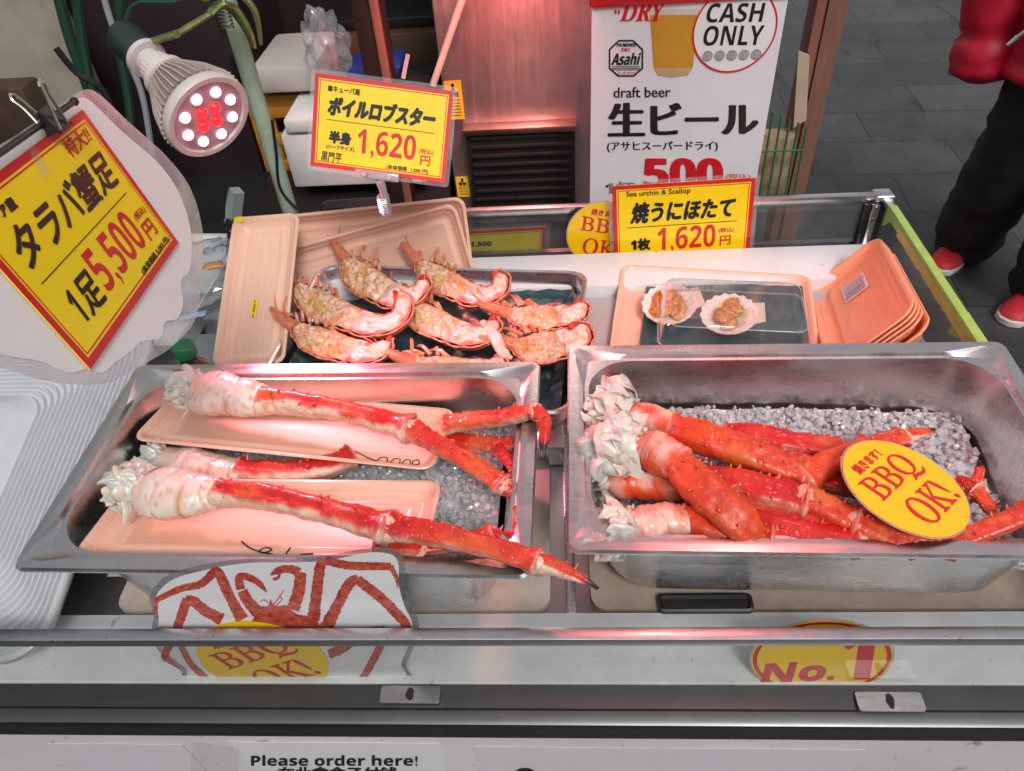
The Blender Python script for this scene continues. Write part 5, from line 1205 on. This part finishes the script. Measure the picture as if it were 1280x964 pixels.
post('reddish metal stall post right of the beer poster', 1022, 1062, 1.45, mbr, (atY(1036, 0, 1.45).x - .001, atY(1036, 0, 1.45).x + .001, M_dark))
# stainless cabinet with vent
fr = thing('steel_cabinet', 'tall stained stainless cabinet with black vent behind the case', 'cabinet', (-.07, 1.7, -.8))
mst = steel('stained cabinet steel', (.72, .60, .57), .44, (14, 14, 1), .65)
fx0, fx1 = -.223, .085
mb = MB(); mb.span((fx0, 1.50, -.8), (fx1, 2.0, 1.0), .004); mb.build('steel_body', mst, fr)
va_, vb_ = atY(582, 165, 1.49), atY(719, 258, 1.49)
mb = MB(); mb.span((va_.x, 1.476, vb_.z - .05), (vb_.x, 1.4995, va_.z), .003); vn = mb.build('vent', M_dark, fr)
mb = MB()
for k in range(12):
    z = lerp(vb_.z - .045, va_.z - .008, k / 11); mb.box(((va_.x + vb_.x) / 2, 1.474, z), (vb_.x - va_.x - .02, .006, .007), .001)
mb.build('louvre_slats', mat('black louvre', (.02, .02, .022), .3), vn)
mb = MB(); mb.span((va_.x - .004, 1.466, va_.z + .001), (vb_.x + .004, 1.4994, va_.z + .014), .002); mb.build('vent_top_strip', steel('vent strip steel', (.6, .42, .36), .3), fr)
for (x0, y0, x1, y1) in ((553, 102, 581, 149), (566, 222, 586, 246)):
    a, b = atY(x0, y0, 1.4985), atY(x1, y1, 1.4985); xx0 = max(a.x, fx0 + .004)
    mb = MB(); mb.span((xx0, 1.4985, b.z), (max(b.x, xx0 + .028), 1.4998, a.z)); s_ = mb.build('warning_sticker', mat('sticker yellow', (.72, .58, .03), .4), fr, 0)
    mb = MB(); w = max(b.x, xx0 + .028) - xx0
    Pk = lambda u, v, n=0: Vector((lerp(xx0, xx0 + w, u), 1.4984 - n, lerp(b.z, a.z, v)))
    put(mb, Pk, '!', .42, .78, .58, .92, .02); put(mb, Pk, '警告', .55 if False else .2, .60, .8, .74, .01)
    for v in (.5, .42, .34, .26, .18, .1): mb.add([Pk(.15, v), Pk(.85, v), Pk(.85, v + .025), Pk(.15, v + .025)], [(0, 1, 2, 3)])
    mb.build('lettering', M_blk, s_, 0)
mb = MB(); mb.tube([atY(588, -30, 1.42), atY(541, 107, 1.40)], .0065, 8); o = mb.build('pale_stick', mat('pale grey green stick', (.45, .47, .38), .5)); tag(o, 'pale thin stick leaning before the steel cabinet', 'stick')
# basket and paper behind the poster
gb = thing('mesh_basket', 'green mesh basket of tan bags right of the beer poster', 'basket', (atY(975, 240, 1.40).x, 1.42, -.10))
ga, gz = atY(958, 135, 1.40), atY(994, 238, 1.40)
mb = MB()
for k in range(6): x = lerp(ga.x, gz.x, k / 5); mb.tube([(x, 1.40, gz.z - .04), (x - .004, 1.40, ga.z - .008 * k)], .0022, 6)
for z in (gz.z - .035, (ga.z + gz.z) / 2, ): mb.tube([(ga.x, 1.3985, z), (gz.x, 1.3985, z)], .002, 6)
mb.build('green_bars', mat('green coated wire', (.02, .16, .05), .4), gb)
mb = MB(); mb.box(((ga.x + gz.x) / 2, 1.45, (ga.z + gz.z) / 2 - .05), (gz.x - ga.x - .01, .05, (ga.z - gz.z) * .75), .012); mb.build('tan_contents', mat('tan packaging', (.34, .24, .15), .5, var=.5, vs=25, bump=.6, bs=40), gb)
mb = MB(); mb.prism([atY(x, y, 1.43) for x, y in ((998, 64), (1012, 70), (1008, 150), (992, 160))], (0, .006, 0)); o = mb.build('cardboard_piece', mat('pale cardboard', (.50, .38, .28), .6)); tag(o, 'pale cardboard piece between poster and reddish post', 'cardboard')

# ------------------------------------------------------------------ left side of the case: bracket, bag tray, drawers, bottle
a, b = atY(296, 238, 1.19), atY(289, 280, 1.19)
bk_ = thing('rail_clamp', 'pale mint plastic clamp with black end on the back rail', 'clamp', (b.x, 1.19, b.z - .02))
mb = MB(); mb.tube([b + Vector((0, 0, -.01)), b.lerp(a, .5), a], [.013, .0135, .0125], 4, flat=1.1); mb.build('mint_block', mat('mint plastic', (.52, .62, .55), .4), bk_, 30)
mb = MB(); q = atY(290, 279, 1.180); mb.box(q, (.022, .03, .016), .005); mb.build('black_end', M_dark, bk_)
W0 = [at(x, y, .06) for x, y in ((205, 292), (284, 292), (282, 330), (218, 432), (120, 432))]
wt = thing('white_packing_tray', 'white tray with clear bag and wrapped snacks, left of upright tray', 'tray', (sum(p.x for p in W0) / 5, sum(p.y for p in W0) / 5, .02))
mb = MB(); cW = sum(W0, Vector()) / 5
o_ = [cW + (p - cW) * s + Vector((0, 0, dz)) for s, dz in () for p in W0]
mb.loft([[cW + (p - cW) * s + Vector((0, 0, dz)) for p in W0] for s, dz in ((.9, -.045), (.985, -.004), (1.0, 0), (.95, 0), (.93, -.004), (.86, -.038))], True, True); mb.build('tray_body', mat('white tray plastic', (.70, .72, .73), .4, var=.04), wt, 20)
mb = MB(); bm = bmesh.new(); bmesh.ops.create_icosphere(bm, subdivisions=4, radius=1); c = at(245, 345, .065)
vs = [c + Vector((v.co.x * .060, v.co.y * .11, v.co.z * .030)) * (1 + .35 * noise.noise(v.co * 2.5 + Vector((3, 0, 0))) + .2 * abs(noise.noise(v.co * 6))) for v in bm.verts]; bm.verts.index_update()
mb.add(vs, [[v.index for v in f.verts] for f in bm.faces]); bm.free(); o = mb.build('plastic_bag', M_bagp); tag(o, 'clear bag lying in the white tray at left', 'bag')
def packet(x, y, z, sx, sy, ang, m_, lab, seed):
    c = at(x, y, z); M = Matrix.Translation(c) @ Matrix.Rotation(ang, 4, 'Z'); mb = MB(); loops = []
    for k in range(9):
        s = k / 8; lp = []
        for i in range(16):
            t = 2 * math.pi * i / 16; r = .35 + .65 * math.sin(math.pi * min(1, max(0, s * 1.2 - .1))) ** .6
            q = Vector((lerp(-sx, sx, s), math.cos(t) * sy, math.sin(t) * sy * .55 * (r if 0 < k < 8 else .1))); lp.append(q + Vector((noise.noise(q * 90 + Vector((seed, 0, 0))), noise.noise(q * 80), 0)) * .003)
        loops.append(lp)
    mb.loft(loops, True, True, M=M); o = mb.build('wrapped_snack', m_, smooth=60); tag(o, lab, 'packet'); return o
packet(266, 332, .088, .016, .009, .3, mat('orange snack wrap', (.55, .26, .08), .35, var=.3, vs=40), 'orange wrapped snack in the clear bag', 1)
packet(262, 314, .090, .014, .007, -.7, mat('blue snack wrap', (.05, .14, .42), .35, var=.4, vs=60, col2=(.6, .65, .7)), 'blue and white wrapped snack, upper one in the clear bag', 2)
packet(286, 322, .090, .012, .008, 1.2, mat('blue snack wrap'), 'blue and white wrapped snack beside the upright tray', 3)
packet(238, 395, .068, .026, .007, .35, mat('pale blue tape', (.30, .42, .62), .4), 'pale blue strip across the corner of the white tray', 4)
g0, g1 = at(240, 450, -.02), at(292, 372, -.02)
dr = thing('drawer_unit', 'grey plastic drawer unit below the white tray', 'drawers', ((g0.x + g1.x) / 2, .95, -.30))
mb = MB(); mb.span((-.74, .80, -.30), (-.525, 1.12, -.016), .004); mb.build('drawer_body', mat('grey plastic', (.17, .18, .20), .45), dr)
mb = MB()
for k in range(3): mb.span((-.735, .80 + .105 * k + .004, -.0155), (-.53, .80 + .105 * k + .085, .004 + .012 * k), .004)
mb.build('drawer_ledges', mat('pale grey plastic', (.26, .28, .30), .4), dr)
bt = at(229, 434, .135); bo = thing('bottle', 'bottle with green ridged cap behind the left pan corner', 'bottle', (bt.x, bt.y, -.01))
mb = MB(); mb.loft([[Vector((bt.x + r_ * math.cos(2 * math.pi * i / 24), bt.y + r_ * math.sin(2 * math.pi * i / 24), z)) for i in range(24)] for r_, z in ((.028, -.01), (.030, -.004), (.030, .07), (.024, .095), (.0125, .110), (.0125, .126))], True, True); mb.build('bottle_body', mat('dark sauce bottle', (.05, .03, .02), .15, coat=.5), bo, 40)
mb = MB(); mb.loft([[Vector((bt.x + (r_ + (.0007 * (i % 2) if 0 < j < 3 else 0)) * math.cos(2 * math.pi * i / 60), bt.y + (r_ + (.0007 * (i % 2) if 0 < j < 3 else 0)) * math.sin(2 * math.pi * i / 60), z)) for i in range(60)] for j, (r_, z) in enumerate(((.0145, .120), (.0155, .121), (.0155, .137), (.0135, .140), (.009, .140), (.0085, .1392)))], True, True); mb.build('green_cap', mat('green cap plastic', (.01, .16, .06), .35, coat=.3), bo, 40)

# ------------------------------------------------------------------ pole and heat lamps
pb, ptp = atY(366, 275, 1.25), atY(286, 10, 1.25)
mb = MB(); x = (pb.x + ptp.x) / 2; mb.tube([(x, 1.25, -.05), (x, 1.25, .2), (x, 1.25, .47)], .0145, 16)
mpole = mat('chipped pale green paint', (.30, .46, .28), .5, var=.35, vs=14, bump=.3, col2=(.48, .60, .46)); o = mb.build('lamp_pole', mpole); tag(o, 'chipped pale green pole carrying the clamp lamp', 'pole')
M_green = mat('greenish clamp metal', (.30, .36, .14), .35, .7, var=.3, vs=40)
def led_lamp(label, face, ax, R, detailed=True, power=10., colr=(1, .52, .56), cone=118, rad=.035):
    ax = Vector(ax).normalized(); up = Vector((0, 0, 1)); U = up.cross(ax).normalized(); M = basis(face, U, ax.cross(U))   # local z looks out of the lamp
    t = thing('heat_lamp', label, 'lamp', M=M)
    def ringp(r, z, n=48, fin=0): return [Vector(((r + (fin if i % 2 else 0)) * math.cos(2 * math.pi * i / n), (r + (fin if i % 2 else 0)) * math.sin(2 * math.pi * i / n), z)) for i in range(n)]
    mw = mat('lamp white enamel', (.62, .55, .53), .4, var=.05); mfin = mat('lamp cooling fins', (.66, .55, .50), .4, .2, var=.1)
    mb = MB(); mb.loft([ringp(R * .96, -.016), ringp(R, -.012), ringp(R, -.003), ringp(R * .97, 0), ringp(R * .86, 0), ringp(R * .84, -.004)], M=M); mb.build('rim', mw, t, 40)
    mb = MB(); mb.loft([ringp(R * .845, -.0038), ringp(R * .3, -.0036)], False, True, M=M); mb.build('face_plate', mat('lamp face', (.50, .30, .33), .25, coat=.4), t, 0)
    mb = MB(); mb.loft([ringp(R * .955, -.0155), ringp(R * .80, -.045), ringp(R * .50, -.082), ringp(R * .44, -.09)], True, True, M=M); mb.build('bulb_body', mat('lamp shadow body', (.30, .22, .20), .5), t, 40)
    mb = MB()
    for k in range(44):
        a = 2 * math.pi * k / 44; c, s = math.cos(a), math.sin(a); e = Vector((-s, c, 0)) * .0009
        prof = [(.955, -.0155), (.80, -.045), (.50, -.082), (.44, -.09)]; out_ = [Vector((c * (r * R + .005), s * (r * R + .005), z)) for r, z in prof]; inn_ = [Vector((c * (r * R - .002), s * (r * R - .002), z)) for r, z in prof]
        mb.loft([[p - e for p in out_], [p + e for p in out_], [p + e for p in inn_], [p - e for p in inn_]], closed=False, M=M)
    mb.build('cooling_fins', mfin, t, 0)
    mb = MB(); mb.loft([ringp(R * .50, -.086), ringp(R * .52, -.098), ringp(R * .42, -.101), ringp(R * .38, -.103, fin=.001), ringp(R * .38, -.120, fin=.001), ringp(R * .33, -.122), ringp(R * .30, -.136), ringp(R * .30, -.140)], True, True, M=M); mb.build('neck', mw, t, 40)
    mb = MB(); mb.loft([ringp(R * .34, -.1365), ringp(R * .44, -.138), ringp(R * .44, -.146), ringp(R * .36, -.147)], True, True, M=M); mb.build('collar', mw, t, 40)
    mb = MB(); mb.loft([ringp(R * .37, -.1465), ringp(R * .40, -.150), ringp(R * .42, -.185), ringp(R * .38, -.198), ringp(R * .2, -.203)], True, True, M=M); mb.build('socket', mat('dark green socket', (.02, .035, .028), .35), t, 40)
    for k in range(12):
        red = k >= 8; rr_, a = (.60, math.pi / 8 + k * math.pi / 4) if not red else (.24, math.pi / 4 + (k - 8) * math.pi / 2); c = Vector((R * rr_ * math.cos(a), R * rr_ * math.sin(a), -.0034)); r0 = R * (.135 if red else .125)
        mb = MB(); mb.loft([[c + Vector((r0 * q * math.cos(2 * math.pi * i / 20), r0 * q * math.sin(2 * math.pi * i / 20), z)) for i in range(20)] for q, z in ((1, 0), (.96, .003), (.75, .0055), (.35, .007))], True, True, M=M)
        mb.build('red_led' if red else 'white_led', mat('red led', (1, .02, .03), .2, emit=1.1, var=0) if red else mat('white led', (.90, .74, 1.), .2, emit=.85, var=0), t, 60)
    L = bpy.data.lights.new('lamp_light', 'SPOT'); L.energy = power; L.color = colr; L.spot_size = math.radians(cone); L.spot_blend = .55; L.shadow_soft_size = rad
    lo = bpy.data.objects.new('lamp_light', L); COL.objects.link(lo); lo.parent = t; lo.matrix_basis = Matrix.Translation((0, 0, .012)) @ Matrix.Rotation(math.pi, 4, 'X')
    return t, M
fc = EYE + ray(263, 148).normalized() * 1.13
axw = _R @ Vector((.72, .67, -.24))
lp, ML_ = led_lamp('lit white clamp lamp with white and red diodes, hanging upper left', fc, axw, .061, power=13, colr=(1, .24, .33), cone=110)
# arm and spring clamp of the visible lamp
mb = MB(); a = ML_ @ Vector((0, 0, -.170)); b = EYE + ray(222, 42).normalized() * 1.20; c = EYE + ray(262, 18).normalized() * 1.26; d = EYE + ray(292, 12).normalized() * 1.30
mb.tube([a + (b - a) * .15, b], .010, 8, flat=.5); mb.tube([b, c], .0045, 8); mb.build('swivel_arm', M_green, lp)
mb = MB(); P, Rv = crom([c, c.lerp(d, .5) + Vector((0, 0, .010)), d, d + Vector((.012, 0, -.03)), d + Vector((.014, .0, -.055))], [.007, .010, .012, .010, .006], 20); mb.tube(P, Rv, 8, flat=.5)
P, Rv = crom([c + Vector((0, 0, .02)), d + Vector((0, 0, .03)), d + Vector((.030, 0, .0)), d + Vector((.026, 0, -.05))], [.008, .010, .010, .006], 20); mb.tube(P, Rv, 8, flat=.5); mb.build('clamp_jaws', M_green, lp)
mb = MB(); mb.tube([d + Vector((-.012, -.012, .0)) + Vector((.010 * math.cos(i * .7), .006 * math.sin(i * .7) , -.022 + i * .00055)) for i in range(80)], .0016, 6); mb.build('clamp_spring', steel('spring steel', (.5, .5, .42), .3), lp)
mb = MB(); tail = ML_ @ Vector((0, 0, -.20)); P, Rv = crom([tail, tail + Vector((.03, .01, .035)), EYE + ray(225, 0).normalized() * 1.22, EYE + ray(240, -40).normalized() * 1.24], [.003] * 4, 24); mb.tube(P, Rv, 6); mb.build('cord', mhose, lp)
P, Rv = crom([atY(x, y, 1.235) for x, y in ((340, 150), (345, 190), (350, 235), (372, 262))], [.0028] * 4, 20); mb = MB(); mb.tube(P, Rv, 6); o = mb.build('hanging_cable', M_dark); tag(o, 'black cord running down beside the pale green pole', 'cable')
led_lamp('heat lamp hanging over the right pan, above the view', (.34, .80, .98), (-.05, -.12, -1), .061, power=8, colr=(1, .14, .12), cone=72)
led_lamp('red heat lamp hanging close before the steel cabinet, above the view', (-.07, 1.27, .60), (0, .9, -1), .061, power=17, colr=(1, .14, .14), cone=112)

# ------------------------------------------------------------------ passer-by
pc = Vector((1.50, 2.08, -.8)); fd = Vector((-.55, -.83, 0)).normalized(); sdv = Vector((fd.y, -fd.x, 0))     # facing; sdv points to the figure's own right... seen at left in view
if sdv.x > 0: sdv = -sdv
pr = thing('person', 'person in red puffer jacket and black trousers walking by at right', 'person', pc)
def at_body(f, s, z): return pc + fd * f + sdv * s + Vector((0, 0, z))
fa, fb_ = at(1192, 335, -.80), at(1278, 392, -.80)
fl = at_body(-.12, .13, 0); 
sk = {'pel': (0, 0, .92), 'spi': (0, 0, 1.12), 'che': (.01, 0, 1.32), 'nek': (.02, 0, 1.46), 'hea': (.05, 0, 1.60), 'crw': (.04, 0, 1.70)}
names = list(sk); vs = [at_body(*sk[k]) for k in names]; es = [(0, 1), (1, 2), (2, 3), (3, 4), (4, 5)]; rs = [.13, .12, .13, .055, .085, .05]
def chain(par, pts, rad):
    p = par
    for q, r_ in zip(pts, rad): vs.append(Vector(q)); rs.append(r_); es.append((p, len(vs) - 1)); p = len(vs) - 1
ankR = Vector((fa.x + .06, fa.y + .10, -.73)); ankL = Vector((fb_.x + .07, fb_.y + .06, -.72))
hipR, hipL = at_body(0, .09, .86), at_body(0, -.09, .86)
kR = hipR.lerp(ankR, .5) + fd * .05; kL = hipL.lerp(ankL, .5) + fd * .04
for hp, kn, an in ((hipR, kR, ankR), (hipL, kL, ankL)): chain(0, [hp, kn, an, an + fd * .10 + Vector((0, 0, -.035))], [.085, .058, .042, .035])
for s in (1, -1):
    sh = at_body(0, .19 * s, 1.40); el = at_body(-.05, .325 * s, 1.11); wr = at_body(.0, .318 * s, .90)
    chain(2, [sh, el, wr, wr + fd * .01 + Vector((0, 0, -.05)), wr + fd * .02 + Vector((0, 0, -.10))], [.06, .045, .032, .036, .022])
me = bpy.data.meshes.new('b'); me.from_pydata([tuple(v) for v in vs], es, []); ob = bpy.data.objects.new('b', me); COL.objects.link(ob)
sm_ = ob.modifiers.new('s', 'SKIN'); sm_.use_smooth_shade = True; ss = ob.modifiers.new('u', 'SUBSURF'); ss.levels = 2
for i, v in enumerate(me.skin_vertices[0].data): v.radius = (rs[i], rs[i]); v.use_root = (i == 0)
dg = bpy.context.evaluated_depsgraph_get(); ev = ob.evaluated_get(dg); m2 = ev.to_mesh(); bv = [v.co.copy() for v in m2.vertices]; bf = [tuple(p.vertices) for p in m2.polygons]; ev.to_mesh_clear(); bpy.data.objects.remove(ob)
hc = at_body(.05, 0, 1.62)
for v in bv:                                   # brow, nose and chin pushed out of the head
    q = v - hc; f, s_, z = q.dot(fd), q.dot(sdv), q.z
    if abs(z) < .12 and f > 0: v += fd * (.030 * math.exp(-((s_ / .018) ** 2) - ((z + .005) / .025) ** 2) + .015 * math.exp(-((s_ / .03) ** 2) - ((z + .075) / .02) ** 2))
mb = MB(); mb.add(bv, bf); mb.build('body', mat('skin', (.55, .33, .24), .5, sss=.1), pr, 180)
for s in (1, -1):
    mb = MB(); e = hc + fd * .078 + sdv * .033 * s + Vector((0, 0, .015)); mb.tube([e - fd * .008, e, e + fd * .006], [.008, .013, .006], 12); mb.build('eye', mat('dark eye', (.03, .02, .015), .1), pr)
    mb = MB(); e = hc + sdv * .088 * s - fd * .005; mb.tube([e + Vector((0, 0, -.03)), e + sdv * .012 * s, e + Vector((0, 0, .03))], [.008, .013, .008], 10); mb.build('ear', mat('skin'), pr)
mb = MB(); e = hc + fd * .084 + Vector((0, 0, -.052)); mb.tube([e - sdv * .024, e + fd * .006, e + sdv * .024], [.002, .006, .002], 8); mb.build('mouth', mat('lips', (.42, .14, .12), .4), pr)
mb = MB(); bm = bmesh.new(); bmesh.ops.create_icosphere(bm, subdivisions=4, radius=1); bm.verts.index_update()
hv = []
for v in bm.verts:
    q = v.co; p = hc + fd * (q.x * .108 - .018) + sdv * q.y * .098 + Vector((0, 0, q.z * .118 + .025))
    if q.x > .25 and q.z < .45: p = hc + (p - hc) * .70
    hv.append(p + Vector((0, 0, .006 * noise.noise(p * 60))))
mb.add(hv, [[v.index for v in f.verts] for f in bm.faces]); bm.free(); mb.build('hair', mat('black hair', (.012, .010, .009), .4, bump=.5, bs=200), pr, 80)
mred = mat('red puffer nylon', (.50, .006, .028), .50, var=.22, vs=9, bump=.8, bs=18)
def quilt(z): return .020 * abs(math.sin(z * math.pi / .115)) ** .55
mb = MB(); loops = []
for k in range(60):
    z = lerp(.705, 1.47, k / 59); w = lerp(.255, .225, sstep(.8, 1.4, z)) * (1 - .45 * sstep(1.36, 1.47, z)); d_ = lerp(.185, .165, sstep(.8, 1.4, z)) * (1 - .35 * sstep(1.36, 1.47, z)); q = quilt(z) + .006 * math.sin(k)
    if k == 0: w *= .86; d_ *= .86
    loops.append([at_body((d_ + q) * math.cos(a) * (1 + .04 * noise.noise(Vector((a * 3, z * 9, 1))) + .035 * noise.noise(Vector((a * 9, z * 34, 1)))), (w + q) * math.sin(a), z + .006 * noise.noise(Vector((a * 5, z * 12, 2)))) for a in [2 * math.pi * i / 56 for i in range(56)]])
mb.loft(loops, True, True); jk = mb.build('puffer_jacket', mred, pr, 70)
mb = MB(); loops = []
for k in range(8): 
    z = lerp(1.44, 1.53, k / 7); loops.append([at_body(.02 + .085 * math.cos(a), .085 * math.sin(a), z) for a in [2 * math.pi * i / 32 for i in range(32)]])
mb.loft(loops); mb.build('collar', mred, jk, 60)
mb = MB(); mb.tube([at_body(.205, 0, z / 100) for z in range(80, 146, 5)], .004, 6); mb.build('zip', steel('zip metal', (.6, .6, .6), .3), jk)
zp = atY(1272, 46, 1.80); mb = MB(); mb.tube([zp, zp + Vector((-.016, 0, -.018))], [.006, .004], 6); mb.tube([zp + Vector((.03, 0, .03)), zp], .004, 6); mb.build('zip_pull', steel('zip metal'), jk)
for s in (1, -1):
    sh = at_body(-.01, .22 * s, 1.39); el = at_body(-.05, .335 * s, 1.10); wr = at_body(.02, .315 * s, .675); P, Rv = crom([sh, el, wr], [.095, .090, .078], 48)
    Rv = [r_ * .88 + .016 * abs(math.sin(i / 48 * math.pi * 6)) ** .55 for i, r_ in enumerate(Rv)]; Rv[-1] *= .72
    mb = MB(); mb.otube(P, Rv, 40, lambda q, d, s_, a: .006 * noise.noise(Vector((q.x * 16, q.y * 16, q.z * 40))) + .004 * noise.noise(q * 60), lambda q, d, s_: (1, 1, 1), (1, 0, 0), 1, .8, .7); mb.build('sleeve', mred, jk, 70)
mblk = mat('black trousers', (.010, .010, .011), .8, var=.3, vs=10, bump=.5, bs=22)
mb = MB(); 
for hp, kn, an in ((hipR, kR, ankR), (hipL, kL, ankL)):
    P, Rv = crom([hp + Vector((0, 0, .06)), hp.lerp(kn, .5), kn, kn.lerp(an, .6), an + Vector((0, 0, -.040))], [.135, .130, .118, .112, .098], 40); mb.otube(P, Rv, 44, lambda q, d, s, a: .010 * noise.noise(Vector((q.x * 9, q.y * 9, q.z * 16))) + .007 * noise.noise(Vector((q.x * 22, q.y * 22, q.z * 34 + a))) + .006 * math.sin(q.z * 60 + a * 2) * sstep(.75, 1, s), lambda q, d, s: (1, 1, 1), (1, 0, 0), 1, .8, .9)
mb.tube([at_body(0, 0, .80), at_body(0, 0, .88), at_body(0, 0, 1.0)], [.15, .19, .185], 28, flat=.85); mb.build('trousers', mblk, pr, 70)
for an, nm in ((ankR, 0), (ankL, 1)):
    fdir = (Vector((-.80, -.60, 0)) if nm else Vector((-.7, -.7, 0))).normalized(); MS = Matrix.Translation((an.x, an.y, -.8)) @ Matrix((fdir, Vector((-fdir.y, fdir.x, 0)), Vector((0, 0, 1)))).transposed().to_4x4()
    foot = [(-.10, .030), (-.085, .040), (-.02, .042), (.06, .048), (.13, .050), (.17, .040), (.19, .016)]
    def fl_(z, k, tp=1.): return [Vector((x * k, y * k, z)) for x, y in foot] + [Vector((x * k, -y * k, z)) for x, y in foot[::-1]]
    mb = MB(); mb.loft([fl_(.001, .98), fl_(.004, 1.03), fl_(.022, 1.03), fl_(.026, 1.0)], True, True, M=MS); so = mb.build('shoe_sole', mat('white shoe sole', (.62, .60, .60), .5), pr, 40)
    mb = MB(); hts = [(-.10, .085), (-.085, .095), (-.02, .100), (.06, .070), (.13, .052), (.17, .045), (.19, .036)]
    loops = []
    for q in (0, .5, .85, 1.):
        lp_ = []
        for sgn, arr in ((1, list(zip(foot, hts))), (-1, list(zip(foot, hts))[::-1])):
            for (x, y), (_, h) in arr: lp_.append(Vector((x * (1 - .03 * q), sgn * y * (1 - .55 * q * q), .0262 + (h - .026) * q)))
        loops.append(lp_)
    mb.loft(loops, True, True, M=MS); mb.build('shoe_upper', mat('red shoe fabric', (.50, .02, .03), .6, var=.2, vs=60), pr, 40)
